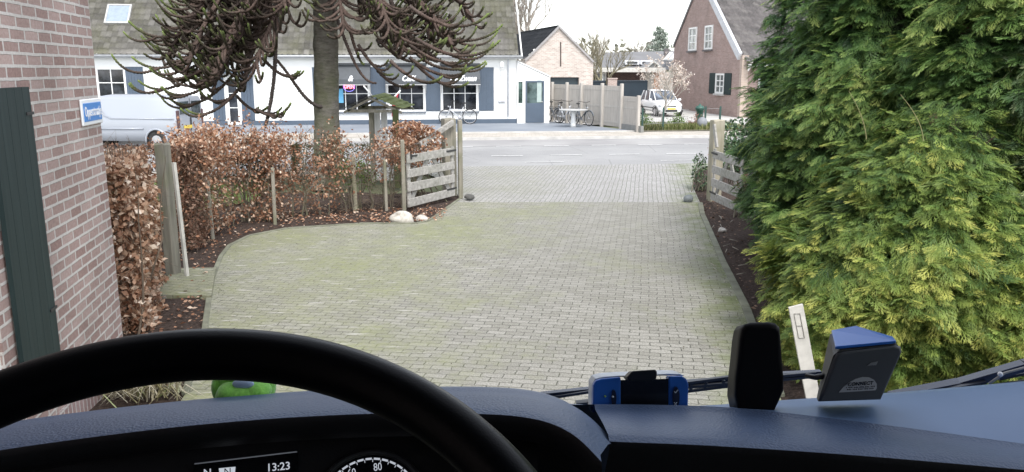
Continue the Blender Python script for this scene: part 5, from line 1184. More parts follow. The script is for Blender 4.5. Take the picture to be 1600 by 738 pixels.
# ------------------------------------------------------------------ bare winter trees far behind
def bare_tree(loc, h, label, mat, seed, spread=.5, depth=6, r0=.18, name='bare_tree', first=.3, group='bare trees beyond the buildings', k=3):
    t_ = thing(name, loc, 0, label, 'tree', group); r_ = random.Random(seed); m = MB(); tw = MB(); ends = []
    def grow(p, d, L, r, g):
        pts = [p]; q = Vector(p); dd = Vector(d)
        for i in range(4): dd = (dd + Vector((r_.gauss(0, .12), r_.gauss(0, .12), r_.gauss(0.05, .06)))).normalized(); q = q + dd * L / 4; pts.append(q.copy())
        (m if g < 2 else tw).tube(pts, [r * (1 - .09 * i) for i in range(5)], 6 if g < 2 else (4 if g < 4 else 3), False)
        if g >= depth: ends.append(pts[-1]); ends.append(pts[2]); return
        for i in range(k if g else k + 2):
            st = pts[-1] if i < 2 else pts[r_.randint(2, 3)]; nd = (dd + Vector((r_.gauss(0, spread), r_.gauss(0, spread), r_.gauss(.12, spread * .5)))).normalized(); grow(st, nd, L * r_.uniform(.62, .82), max(r * r_.uniform(.5, .68), .006), g + 1)
    grow(Vector(loc), Vector((0, 0, 1)), h * first, r0, 0)
    m.build('trunk', mat, t_); tw.build('crown', mat, t_); return t_, ends
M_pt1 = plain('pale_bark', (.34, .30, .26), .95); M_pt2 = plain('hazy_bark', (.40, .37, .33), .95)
q = A(838, 110, 62); bare_tree((q.x, 62, 0), 12, 'tall bare tree rising behind the ridge of the brick garage', M_pt1, 5, depth=6, r0=.22, spread=.38)
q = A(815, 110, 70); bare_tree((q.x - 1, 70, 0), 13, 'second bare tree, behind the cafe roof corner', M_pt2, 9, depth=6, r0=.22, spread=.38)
q = A(950, 110, 51.5); bare_tree((q.x, 51.5, 0), 4.6, 'gnarled mossy bare tree beside the brick pier', plain('olive_bark', (.24, .22, .15), .95), 12, depth=5, r0=.16, spread=.5, group='small bare trees', first=.4)
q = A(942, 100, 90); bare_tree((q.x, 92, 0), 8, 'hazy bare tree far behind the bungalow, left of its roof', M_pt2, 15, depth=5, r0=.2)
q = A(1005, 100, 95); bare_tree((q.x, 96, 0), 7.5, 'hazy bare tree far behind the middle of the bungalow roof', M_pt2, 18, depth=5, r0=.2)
q = A(1085, 20, 60); 0 and bare_tree((q.x - 1.2, 66, 0), 12.0, 'bare tree peeping out left of the rose brick gable top', M_pt1, 21, depth=5, r0=.2)
# pale conifer behind the bungalow
q = A(1031, 60, 95); pc_ = thing('pine_tree', (q.x, 95, 0), 0, 'pale distant pine with open layered crown above the bungalow roof', 'tree')
m = MB(); m.tube([(q.x, 95, 0), (q.x, 95, 4), (q.x + .1, 95, 7.4)], [.25, .18, .05], 8); m.build('trunk', M_pt1, pc_)
P = []
for i in range(26):
    z = 3.2 + i * .16; rr = 2.3 * (1 - (z - 3.0) / 4.8) + .25; a = i * 2.4; L = rr * rng.uniform(.6, 1)
    cpt = np.array([q.x + math.cos(a) * L * .6, 95 + math.sin(a) * L * .6, z]); P.append(cpt + rng.normal(size=(160, 3)) * np.array([L * .3, L * .3, .10]))
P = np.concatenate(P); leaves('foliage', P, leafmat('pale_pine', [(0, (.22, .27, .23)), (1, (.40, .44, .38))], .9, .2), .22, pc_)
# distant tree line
t_ = npmesh('far_trees', *(lambda V, F, r: (V, F))(*stamp(LV, LF, np.stack([rng.uniform(-120, 160, 16000), rng.uniform(150, 175, 16000), rng.gamma(3, 1.0, 16000) * .9], 1), rng.normal(size=(16000, 3)), rng.normal(size=(16000, 3)), 1.4)), leafmat('far_woods', [(0, (.20, .20, .16)), (1, (.30, .29, .25))], 1, .1)); tag(t_, 'hazy grey brown line of far woods on the horizon', 'trees', kind='stuff')

# ------------------------------------------------------------------ magnolia in bloom and planted verge
q = G(1046, 200); mg, ends = bare_tree((q.x, 37.6, 0), 3.5, 'magnolia in pale pink bloom in front of the white hatchback', plain('magnolia_bark', (.38, .35, .31), .9), 31, depth=4, r0=.06, spread=.6, name='magnolia', group=None, first=.34, k=3)
for k in ('group',):
    if k in mg: del mg[k]
mg['category'] = 'tree'
E_ = np.array([tuple(e) for e in ends]); E_ = E_[rng.random(len(E_)) < .9]; P = np.repeat(E_, 4, axis=0) + rng.normal(size=(len(E_) * 4, 3)) * .06
leaves('blossom', P, leafmat('magnolia_petals', [(0, (.5, .40, .33)), (.6, (.66, .57, .50)), (1, (.78, .73, .68))], .6, .35), .10, mg)
def vr(n):
    k = rng.random(n); px = 5.3 + k * 4.4; return np.stack([px, 32.9 + K * px * 1 + rng.random(n) * 2.1 - .3, np.full(n, .02)], 1)
m = MB(); m.quad((5.15, 32.1 + K * 5.15, .075), (14, 32.1 + K * 14, .075), (14, 36.0 + K * 14, .075), (5.15, 35.0 + K * 5.15, .075)); tag(m.build('verge_soil', plain('verge_earth', (.13, .12, .08), 1, var=.3, scale=3)), kind='structure')
tag(blades('verge_plants', vr(6000) + np.array([0, 0, .05]), leafmat('verge_green', [(0, (.08, .11, .03)), (.6, (.17, .2, .07)), (1, (.36, .33, .18))], .9), .22, .012, .7), 'ragged grass and ground cover along the verge below the magnolia', 'plants', kind='stuff')
for i, (x, lab) in enumerate(((5.75, 'yellow green perennial at the left end of the verge beside the fence post'), (7.1, 'yellow green perennial under the magnolia stems'), (8.0, 'reddish low shrub on the verge in front of the green bin'))):
    bush((x, 34.2 + K * x * .8, .36), (.42, .35, .36), 700, [M_lime, M_lime, leafmat('rosy', [(0, (.2, .09, .07)), (1, (.45, .3, .25))], .8, .2)][i], .07, lab, 'plant', 'perennial', seed=30 + i)
# near side verge between lawn and road left of the gate
m = MB(); m.quad((-40, 18.2, -.02), (-3.0, 19.6, -.02), (-3.2, 20.9, -.02), (-40, 16.5, -.02)); tag(m.build('verge', plain('sandy_verge', (.30, .28, .24), 1, var=.2, scale=2)), kind='structure')
# ================================================================== GATES, POSTS, STONES, STAND
M_wood = woodmat('weathered_plank', (.24, .23, .215), (.50, .485, .455), 16, 0, green=.35, gcol=(.13, .15, .09))
M_post = woodmat('weathered_post', (.20, .185, .155), (.38, .355, .30), 16, 2, green=.6, gcol=(.13, .145, .07))
M_pale_post = woodmat('pale_post', (.27, .245, .185), (.43, .40, .32), 14, 2, green=.5)
M_iron = plain('old_iron', (.03, .03, .03), .6)
def gate(a, b, label, side=1):
    """a hinge foot, b far foot; four planks, two stiles and two crossing braces"""
    t_ = thing('farm_gate', (*a, 0), 0, label, 'gate'); a = Vector((*a, 0)); b = Vector((*b, 0)); d = (b - a).normalized(); L = (b - a).length; n = Vector((d.y, -d.x, 0)) * side; rz = math.atan2(d.y, d.x)
    zs_ = (.17, .43, .69, .95)
    for i, z in enumerate(zs_):
        c_ = a + d * (L / 2 + .03) + n * .02 + Vector((0, 0, z + random.uniform(-.01, .01)))
        t0 = MB(); t0.box(c_, (L - .04, .026, .155 + random.uniform(-.008, .008)), m=Matrix.Rotation(rz, 4, 'Z') @ Matrix.Rotation(R(random.uniform(-.5, .5)), 4, 'Y'), bev=.005); t0.build('plank', M_wood, t_)
    for f in (.08, L - .06):
        t0 = MB(); q = a + d * f - n * .008; t0.box((q.x, q.y, .57), (.09, .028, .98), rz); t0.build('stile', M_wood, t_)
    for f0, f1 in ((.12, L / 2 - .02), (L - .12, L / 2 + .02)):
        t0 = MB(); p = a + d * f0 - n * .034 + Vector((0, 0, .14)); q = a + d * f1 - n * .034 + Vector((0, 0, .98)); t0.bar(p, q, .024, .10, up=d); t0.build('brace', M_wood, t_)
    for z in (.24, .98):
        t0 = MB(); q = a + d * .17 + n * .037; t0.box((q.x, q.y, z), (.34, .008, .035), rz); t0.build('hinge', M_iron, t_)
    t0 = MB(); q = a + d * (L - .18) + n * .04; t0.box((q.x, q.y, 1.0), (.2, .015, .03), rz); t0.box((q.x + d.x * .09, q.y + d.y * .09, .99), (.03, .03, .09), rz); t0.build('latch', M_iron, t_)
    return t_
def post(x, y, w, h, label, mat, rz=0, lean=(0, 0), name='gate_post'):
    m = MB(); m.box((0, 0, h / 2), (w, w, h), rz, bev=.012)
    for i, v in enumerate(m.v): m.v[i] = Vector((x + v.x + lean[0] * v.z, y + v.y + lean[1] * v.z, v.z + (.012 * math.sin(i * 2.3) if v.z > h - .1 else 0)))
    return tag(m.build(name, mat), label, 'post')
gate((-1.12, 15.62), (-1.88, 14.22), 'left open farm gate of four weathered planks beside the copper bush', -1)
post(-1.02, 15.75, .085, 1.55, 'slim grey post carrying the hinges of the left gate', M_post, .3)
post(-1.27, 16.1, .24, 1.56, 'thick square weathered post behind the left gate hinges', M_post, .4)
post(-1.93, 14.12, .07, 1.30, 'thin post at the free end of the left gate', M_post, .2)
br = MB(); br.bar((-1.75, 15.25, 1.12), (-1.16, 15.95, 1.50), .05, .10); tag(br.build('strut', M_wood), 'grey plank strut slanting up to the thick left gate post', 'plank')
gate((3.80, 15.1), (3.93, 13.55), 'right open farm gate of four weathered planks, partly overgrown', 1)
post(3.93, 15.42, .22, 1.57, 'broad pale square gate post on the right side of the drive', M_pale_post, .15)
post(4.06, 13.45, .09, 1.08, 'short grey post at the free end of the right gate', M_post, .2)
br = MB(); br.bar((3.86, 15.1, 1.08), (3.82, 15.24, 1.50), .035, .07); tag(br.build('strut', M_wood), 'short pale batten standing against the right gate post', 'plank')
post(-2.48, 17.2, .13, 1.68, 'moss green topped round post behind the copper bush', woodmat('moss_post', (.05, .06, .03), (.10, .12, .05), 14, 2), .2)
post(-4.21, 9.65, .14, 1.64, 'thick old gate post with grey flaking wood in the left hedge', woodmat('old_dark_post', (.12, .115, .095), (.27, .255, .215), 16, 2, green=.6), -.3, (-.0, 0))
m = MB(); m.bar((-3.98, 9.5, 0), (-4.05, 9.56, 1.42), .035, .05); tag(m.build('batten', plain('bleached_wood', (.5, .49, .45), .9, var=.2)), 'bleached narrow batten against the old post in the left hedge', 'plank')
post(-4.36, 9.5, .07, 1.32, 'slim grey post left of the thick old gate post', M_post, .1)
for i, (px, py, h, lab) in enumerate(((556, 330, .98, 'light wooden stake with a flat top in the hedge gap'), (430, 352, .95, 'wooden stake in the long hedge left of the trunk'), (604, 332, .95, 'thin stake between the light stake and the left gate'), (333, 375, .9, 'thin stake in the long hedge nearest the old post'))):
    q = G(px, py); post(q.x, q.y, .055 if i else .07, h, lab, M_pale_post if i == 0 else M_post, .3, (random.uniform(-.03, .03), 0), 'stake')
m = MB(); a = G(556, 330); m.tube([(a.x, a.y, .96), (a.x + .5, a.y + .05, 1.12), (-1.95, 14.15, 1.2)], .006, 5); tag(m.build('wire', plain('pale_rope', (.45, .42, .34))), 'thin pale rope from the light stake to the left gate', 'rope')
def rock(c, r, label, seed, mat):
    m = MB(); rr = random.Random(seed); m.ell((0, 0, 0), (1, 1, 1), 20, 12)
    P = np.array([tuple(v) for v in m.v]); d = 1 + noise3(P, 2.3, seed) * .22 + noise3(P, 6, seed + 1) * .07
    for i in range(len(m.v)): m.v[i] = Vector((c[0] + P[i, 0] * r[0] * d[i], c[1] + P[i, 1] * r[1] * d[i], c[2] + max(P[i, 2], -.5) * r[2] * d[i]))
    o = m.build('boulder', mat, sub=1); return tag(o, label, 'stone')
t = NT('white_stone'); n = t.noise(9, 6, t.obj(), .7); t.col(t.ramp(n, [(.3, (.26, .235, .20)), (.5, (.50, .47, .42)), (.75, (.66, .64, .60))])); t.set(Roughness=.9); t.bump(n, .8, .02); M_stone = t.m
rock((-1.84, 13.22, .06), (.205, .15, .15), 'large white rounded boulder at the foot of the left gate', 3, M_stone)
rock((-1.53, 13.36, .03), (.12, .10, .07), 'small flat pale stone right of the large white boulder', 8, M_stone)
M_dst = plain('dark_stone', (.11, .11, .105), .9, var=.3, bump=.6)
rock((-.84, 15.55, .06), (.10, .12, .06), 'dark boot shaped stone stop beside the left gate post', 5, M_dst)
rock((3.42, 15.35, .05), (.095, .09, .085), 'round dark grey stone at the foot of the right gate', 6, plain('blue_stone', (.13, .145, .15), .9, var=.3, bump=.6))
for i, (px, py, lab) in enumerate(((1128, 362, 'palm sized pinkish stone on the soil under the right gate'),)):
    q = G(px, py); rock((q.x, q.y, .02), (.07, .06, .05), lab, 20 + i, M_stone)
# roofed stand behind the hedge
sx_, sy_ = -3.12, 18.0
sd2 = thing('roofed_stand', (sx_, sy_, 0), 0, 'small garden stand with a mossy shingled gable roof on a post and white boards', 'stand')
m = MB(); m.box((sx_ - .03, sy_, .85), (.085, .085, 1.70), .1); m.build('post', M_post, sd2)
m = MB(); m.box((sx_ - .03, sy_ + .45, .85), (.07, .07, 1.62), .1); m.build('post', M_post, sd2)
M_wb = woodmat('white_boards', (.55, .55, .54), (.80, .80, .79), 18, 2)
for x, w, h in ((.10, .13, 1.58), (.25, .14, 1.56), (.40, .08, 1.1)):
    m = MB(); m.box((sx_ + x, sy_ + .1, h / 2 + .05), (w, .03, h), .05); m.build('board', M_wb, sd2)
t = NT('mossy_shingle'); n = t.noise(5, 6, t.obj(), .7); t.col(t.ramp(n, [(.3, (.10, .12, .04)), (.5, (.20, .24, .09)), (.72, (.32, .34, .18))])); t.set(Roughness=1.); t.bump(n, .6, .02); M_shin = t.m
rx, ry = sx_ + .03, sy_ + .1; ridge0, ridge1 = Vector((rx + .02, ry - .42, 1.93)), Vector((rx + .18, ry + .42, 1.97))
for s, L in ((-1, .66), (1, .72)):
    m = MB(); e = Vector((s * L, -.03 * s, -.30)).normalized(); 
    for k in range(5):
        a0 = ridge0 + e * L * k / 5 + Vector((0, 0, .012 + .0 * k)); a1 = ridge1 + e * L * k / 5 + Vector((0, 0, .012)); b0 = ridge0 + e * L * (k + 1.15) / 5 + Vector((0, 0, .04)); b1 = ridge1 + e * L * (k + 1.15) / 5 + Vector((0, 0, .04))
        m.prism([a0, a1, b1, b0], (0, 0, .018))
    m.build('roof', M_shin if s > 0 else plain('dark_shingle', (.08, .08, .07), .95), sd2)
for rr_ in (ridge0, ridge1):
    m = MB(); zz = Vector((0, 0, -.03)); m.bar(rr_ + zz, rr_ + Vector((-.60, 0, -.30)) + zz, .04, .05); m.bar(rr_ + zz, rr_ + Vector((.66, 0, -.31)) + zz, .04, .05); m.bar(rr_ + Vector((-.52, 0, -.30)), rr_ + Vector((.58, 0, -.30)), .04, .07); m.build('rafter', M_post, sd2)
# white marker plank by the conifers
a = G(1272, 632); m = MB()
p0 = Vector((a.x + .0, a.y, 0)); p1 = A(1243, 478, a.y - .05)
m.bar(p0, p1, .105, .022, up=(0, -1, 0)); pk = m.build('marker_board', plain('bleached_board', (.50, .485, .45), .85, var=.16, scale=9, bump=.3)); 
mk = thing('marker_plank', p0, 0, 'leaning bleached white plank standing in front of the bright conifer bush', 'plank')
pk.data.transform(MW[mk].inverted()); pk.parent = mk; MW[pk] = MW[mk]
m = MB(); dd_ = (p1 - p0).normalized(); q = p1 - dd_ * .16 + Vector((-.004, -.014, 0)); 
for o1, o2, w_ in ((-.022, -.022, .004), (.022, .022, .004)): m.bar(q + Vector((o1, 0, 0)) - dd_ * .10, q + Vector((o2, 0, 0)) + dd_ * .10, w_, .003)
for f in (-.10, .10, 0): m.bar(q + dd_ * f - Vector((.022, 0, 0)), q + dd_ * f + Vector((.022, 0, 0)), .004, .003)
m.build('slot_mark', plain('scratch', (.2, .19, .17)), mk)
m = MB()
for i in range(14):
    q = G(random.uniform(1110, 1160), random.uniform(345, 440)); az = random.random() * 3; m.tube([(q.x, q.y, .05), (q.x + .12 * math.cos(az), q.y + .12 * math.sin(az), .07)], .006, 4)
tag(m.build('fallen_twigs', plain('twig_grey', (.3, .27, .22))), 'loose fallen twigs on the right soil strip', 'twigs', kind='stuff')

# ================================================================== TRUCK CAB
truck = thing('truck_cab', (.55, .2, 0), 0, 'dark dashboard, steering wheel and wipers of the truck the view is taken from', 'truck')
def softblack(name, c, rough=.6, bump=.35, sc=420, spec=.5):
    t = NT(name); n = t.N('TexVoronoi'); n.inputs['Scale'].default_value = sc; t.S(n.inputs['Vector'], t.obj()); n2 = t.noise(3, 3, t.obj())
    t.col(t.mix(t.mr(n2, .3, .7), tuple(x * .9 for x in c), tuple(x * 1.1 for x in c))); t.set(Roughness=rough, Specular_IOR_Level=spec)
    if bump: t.bump(n.outputs['Distance'], bump, .0008)
    return t.m
M_dash = softblack('dash_vinyl_sky_tint', (.06, .098, .185), .50, .8, 330)  # dark plastic; blue sky reflection and veil are put into the base colour
M_dashd = softblack('dash_dark', (.008, .009, .013), .6, .3, 300, .3)
M_rimm = softblack('wheel_leather', (.002, .0025, .004), .36, .08, 700, .13)
def loft(m, curves, n=48, smooth=True):
    rows = []
    for cv in curves:
        P = np.array([tuple(p) for p in cv]); u = np.linspace(0, 1, len(P)); tt = np.linspace(0, 1, n); 
        # smooth (Catmull-Rom like) resampling
        Q = np.stack([np.interp(tt, u, P[:, k]) for k in range(3)], 1); ker = np.array([.25, .5, .25])
        for _ in range(6): Q[1:-1] = .25 * Q[:-2] + .5 * Q[1:-1] + .25 * Q[2:]
        rows.append([Vector(q) for q in Q])
    m.grid(rows, smooth); return rows
# instrument hood (left): far edge, front lip, underside
up_ = [(-260, 712), (0, 664), (150, 645), (300, 629), (450, 618), (600, 612), (720, 611), (790, 613), (845, 619), (890, 634), (925, 657), (958, 692)]
lo_ = [(-260, 745), (0, 703), (150, 682), (300, 664), (450, 652), (600, 645), (720, 646), (790, 648), (835, 654), (870, 664), (905, 684), (940, 722)]
yu = [.86, .90, .91, .92, .93, .93, .92, .91, .90, .88, .85, .80]; yl = [.70, .73, .74, .75, .76, .76, .76, .755, .75, .74, .72, .70]
cu_ = [A(px, py, y) for (px, py), y in zip(up_, yu)]; cl_ = [A(px, py, y) for (px, py), y in zip(lo_, yl)]
bk_ = [p + Vector((0, .10, -.035)) for p in cu_]; bk2 = [p + Vector((0, .16, -.16)) for p in cu_]
midc = [a.lerp(b, .5) + Vector((0, 0, .008)) for a, b in zip(cu_, cl_)]
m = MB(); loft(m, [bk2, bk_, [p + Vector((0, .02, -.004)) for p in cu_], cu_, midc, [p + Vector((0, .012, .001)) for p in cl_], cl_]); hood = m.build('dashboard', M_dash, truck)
m = MB(); l1_ = [p + Vector((0, -.004, -.006)) for p in cl_]; l2 = [p + Vector((0, .02, -.035)) for p in cl_]; l3 = [p + Vector((0, .10, -.05)) for p in cl_]
loft(m, [cl_, l1_, l2, l3]); m.build('hood_lip', M_dashd, hood)
# passenger side
ru = [(880, 632), (960, 637), (1040, 638), (1110, 637), (1200, 630), (1320, 622), (1450, 613), (1600, 600), (1860, 575)]
ruy = [.95, .97, .98, .99, 1.0, 1.0, 1.0, 1.0, 1.0]
rc = [(930, 640), (985, 640), (1045, 641), (1115, 643), (1200, 650), (1320, 664), (1450, 681), (1600, 702), (1860, 738)]
rcy = [.93, .93, .93, .92, .90, .88, .86, .84, .82]
rl_ = [(952, 690), (1000, 692), (1060, 694), (1120, 697), (1200, 702), (1320, 710), (1450, 721), (1600, 734), (1860, 760)]
rly = [.78, .78, .78, .78, .78, .77, .77, .765, .76]
U = [A(px, py, y) for (px, py), y in zip(ru, ruy)]; Cc = [A(px, py, y) for (px, py), y in zip(rc, rcy)]; Ll = [A(px, py, y) for (px, py), y in zip(rl_, rly)]
for q_ in (U, Cc, Ll): q_.append(Vector((1.25, q_[-1].y, q_[-1].z - .002))); q_.append(Vector((1.66, q_[-1].y - .03, q_[-1].z - .01)))
m = MB(); loft(m, [[p + Vector((0, .10, -.20)) for p in U], [p + Vector((0, .05, -.02)) for p in U], U, [a.lerp(b, .5) + Vector((0, 0, .003)) for a, b in zip(U, Cc)], [p + Vector((0, .01, .0025)) for p in Cc]]); d2 = m.build('dashboard_top', softblack('dash_smooth_sky_tint', (.125, .205, .37), .42, .12, 600), truck)  # smooth top: brighter blue of the reflected sky painted into its colour
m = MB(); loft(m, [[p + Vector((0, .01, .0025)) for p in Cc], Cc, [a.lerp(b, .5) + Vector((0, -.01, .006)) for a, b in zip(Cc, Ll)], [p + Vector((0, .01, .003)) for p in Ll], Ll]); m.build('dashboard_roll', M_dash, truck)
m = MB(); loft(m, [Ll, [p + Vector((0, -.002, -.008)) for p in Ll], [p + Vector((0, .03, -.05)) for p in Ll], [p + Vector((0, .06, -.40)) for p in Ll]]); m.build('dashboard_face', M_dashd, truck)
# filler side of the hood towards the passenger side
m = MB(); e0, e1 = cu_[-4:], cl_[-4:]; loft(m, [[p + Vector((0, .0, 0)) for p in e1], [p + Vector((.004, .04, -.02)) for p in e1], [p + Vector((.01, .10, -.3)) for p in e1]], 16); m.build('hood_side', M_dashd, truck)
# instrument panel under the hood
pc = A(470, 745, .80); nrm_p = (Vector((-.10, 0, 2.5)) - pc).normalized()
xr = Vector((1, .10, .10)).normalized(); yr = nrm_p.cross(xr).normalized(); xr = yr.cross(nrm_p).normalized()
def onp(px, py, off=0):
    r = ray(px, py); cpt = Vector((0, 0, CAMH)); tt = (pc + nrm_p * off - cpt).dot(nrm_p) / r.dot(nrm_p); return cpt + r * tt
m = MB(); m.prism([onp(px, py) for px, py in ((-250, 727), (0, 690), (280, 658), (450, 646), (600, 641), (780, 645), (860, 662), (925, 705), (925, 860), (-250, 900))], nrm_p * -.01); ip = m.build('instrument_panel', M_dashd, truck)
M_disp = plain('display_black', (.004, .005, .008), .25); t = NT('display_text'); t.set(Emission_Color=(.75, .8, .9, 1), Emission_Strength=.22, Base_Color=(.3, .3, .3, 1)); M_dtxt = t.m
t = NT('display_line'); t.set(Emission_Color=(.5, .55, .65, 1), Emission_Strength=.05, Base_Color=(.15, .16, .17, 1)); M_dline = t.m
a, b, c_, d_ = onp(304, 727), onp(464, 708), onp(468, 790), onp(304, 800)
m = MB(); m.prism([onp(302, 727, .001), onp(466, 707, .001), onp(466, 800, .001), onp(302, 805, .001)], nrm_p * .002); ds = m.build('display', M_disp, ip)
m = MB(); m.tube([onp(304, 725, .004), onp(464, 706, .004)], .0007, 5); m.build('display_edge', M_dline, ds)
ang_d = (onp(450, 728, .004) - onp(420, 731, .004)).normalized()
text('13:23', .0115, M_dtxt, ds, frame(onp(435, 730, .0045), ang_d, nrm_p.cross(ang_d)), ext=.0002, bold=.0001)
text('N', .011, M_dtxt, ds, frame(onp(324, 739.5, .0045), ang_d, nrm_p.cross(ang_d)), ext=.0002, bold=.0001)
t = NT('gear_tile'); t.set(Emission_Color=(.6, .65, .72, 1), Emission_Strength=.30, Base_Color=(.3, .3, .3, 1)); m = MB(); m.prism([onp(342, 732, .0042), onp(368, 729.5, .0042), onp(366, 752, .0042), onp(345, 755, .0042)], nrm_p * .0006); m.build('gear_tile', t.m, ds)
text('N', .010, M_disp, ds, frame(onp(355.5, 737.5, .0052), ang_d, nrm_p.cross(ang_d)), ext=.0002)
gc = onp(580, 797, .0); gr_ = (onp(580, 705, 0) - gc).length
prof_ang = [i * 2 * math.pi / 64 for i in range(64)]
def gp(rf, a, off=.002): return gc + nrm_p * off + (xr * math.sin(a) + yr * math.cos(a)) * gr_ * rf
m = MB(); m.tube([gp(1, a, .004) for a in prof_ang], .0022, 8, closed=True); m.grid([[gp(1.0, a, .004) for a in prof_ang], [gp(.93, a, .0015) for a in prof_ang]], True, True); gg = m.build('speedometer', plain('gauge_ring', (.07, .075, .085), .3, .6), ip)
m = MB(); m.add([gp(.93, a, .001) for a in prof_ang], [tuple(range(64))]); m.build('dial', M_disp, gg)
m = MB(); m2 = MB()
for k in range(-6, 7):
    a0 = k * R(9.6) + R(2); m.quad(gp(.885, a0 - R(3.6)), gp(.885, a0 + R(3.6)), gp(.85, a0 + R(3.6)), gp(.85, a0 - R(3.6)))
    m.quad(gp(.86, a0 + R(4.4)), gp(.86, a0 + R(5.2)), gp(.81, a0 + R(5.2)), gp(.81, a0 + R(4.4)))
m.build('scale_marks', M_dtxt, gg)
for s_, aa in (('40', -60), ('60', -23), ('80', 14), ('100', 52)):
    text(s_, gr_ * .19, M_dtxt, gg, frame(gp(.725, R(aa), .0025), xr, yr), ext=.0002, sx=.8)

# steering wheel, fitted to the photograph as a true 3D ring
WC = Vector((-.1799, .2926, 2.2087)); ta, tbb, WR = .5275, .0877, .225
wn3 = Vector((math.sin(ta) * math.sin(tbb), -math.sin(ta) * math.cos(tbb), math.cos(ta))); wu = Vector((math.cos(tbb), math.sin(tbb), 0)); ww = wn3.cross(wu)
def wp(r, a, off=0): return WC + (wu * math.cos(a) + ww * math.sin(a)) * r + wn3 * off
m = MB(); m.tube([wp(WR, 2 * math.pi * i / 160) for i in range(160)], .0165, 20, closed=True); sw = m.build('steering_wheel', M_rimm, truck)
m = MB()
for a in (200, 340, 270): m.tube([wp(WR, R(a)), wp(.15, R(a), -.02), wp(.06, R(a), -.04)], [.012, .016, .022], 10)
m.build('spoke', M_rimm, sw)
m = MB(); m.lathe([(.0, -.02), (.085, -.02), (.09, 0), (.07, .025), (.0, .03)], WC - wn3 * .045, 28, frame((0, 0, 0), wu, ww)); m.build('hub', M_rimm, sw)
m = MB(); m.tube([WC - wn3 * .05, WC - wn3 * .35 + Vector((0, .12, 0))], .035, 12); m.build('steering_column', M_dashd, truck)

# wipers
M_wip = plain('wiper_black', (.018, .021, .032), .35); M_wip2 = plain('wiper_arm_blue_black', (.03, .04, .075), .25)
def PY(px, py, y=1.16): return A(px, py, y)
wl1 = MB(); wl1.bar(PY(1392, 621), PY(1500, 600), .020, .012); wl1.bar(PY(1500, 600), PY(1600, 571, 1.14), .020, .012); wl1.bar(PY(1600, 571, 1.14), PY(1800, 545, 1.14), .02, .012)
wr = wl1.build('wiper_arm', M_wip2, truck)
m = MB(); m.ell(PY(1390, 622), (.012, .012, .008), 12, 8); m.build('pivot_cap', M_wip2, wr)
m = MB()
for (x0, y0, x1, y1, w) in ((1425, 622, 1600, 596, .005), (1460, 612, 1540, 597, .008), (1430, 624, 1600, 604, .004), (1535, 594, 1585, 583, .012), (1470, 620, 1700, 580, .006), (1560, 592, 1700, 562, .007)): m.bar(PY(x0, y0, 1.15), PY(x1, y1, 1.14), w, .004)
build_each(m, 'wiper_blade', M_wip, truck)
m = MB(); m.tube([PY(1545, 600, 1.13), PY(1570, 583, 1.13), PY(1600, 575, 1.12), PY(1640, 570, 1.12)], .0022, 6); m.build('washer_hose', plain('hose_grey', (.35, .34, .32), .5), truck)
m = MB(); m.ell(PY(1563, 585, 1.13), (.004, .004, .004), 8, 6); m.build('washer_jet', M_white, truck)
ml = MB()
for (x0, y0, x1, y1, w) in ((845, 617, 930, 608, .010), (930, 608, 1130, 594, .010), (1130, 594, 1150, 590, .010), (1150, 589, 1282, 582, .009)): ml.bar(PY(x0, y0, 1.13), PY(x1, y1, 1.13), w, .006)
w2 = ml.build('wiper_arm', M_wip2, truck)
m = MB()
for (x0, y0, x1, y1, w) in ((860, 622, 925, 612, .003), (900, 630, 1000, 620, .012), (1060, 600, 1150, 588, .006), (1060, 606, 1150, 598, .006), (1070, 612, 1150, 602, .004), (1210, 594, 1290, 586, .006), (1215, 588, 1275, 583, .004)): m.bar(PY(x0, y0, 1.12), PY(x1, y1, 1.12), w, .004)
for x in (1078, 1100, 1128): m.bar(PY(x, 612 - (x - 1078) * .12, 1.12), PY(x + 3, 599 - (x - 1078) * .1, 1.12), .005, .004)
build_each(m, 'wiper_blade', M_wip, truck)
# shell of the cab: front panel, roof, back wall, doors and pillars (outside the picture, it shades the dashboard)
M_cab = plain('cab_lining', (.10, .10, .105), .8); M_cabp = plain('cab_paint', (.35, .36, .38), .4)
x0, x1 = -.86, 1.70
m = MB(); m.box(((x0 + x1) / 2, 1.30, 1.2), (x1 - x0, .10, 1.3), bev=.03); m.build('front_panel', M_cabp, truck)
m = MB(); m.box(((x0 + x1) / 2, -.15, 3.18), (x1 - x0, 1.9, .06), bev=.02); m.build('roof', M_cab, truck)
m = MB(); m.box(((x0 + x1) / 2, -1.05, 2.0), (x1 - x0, .06, 2.3)); m.build('rear_wall', M_cab, truck)
for x in (x0, x1):
    m = MB(); m.box((x, .0, 1.35), (.06, 2.1, 1.3)); m.build('door', M_cab, truck)
    m = MB(); m.bar((x, 1.05, 2.0), (x, .78, 3.16), .06, .08); m.build('pillar', M_cab, truck)
    m = MB(); m.box((x, -.75, 2.55), (.06, .6, 1.15)); m.build('side_panel', M_cab, truck)
m = MB(); m.box(((x0 + x1) / 2, .3, .95), (x1 - x0 - .1, 1.9, .05)); m.build('floor', M_cab, truck)

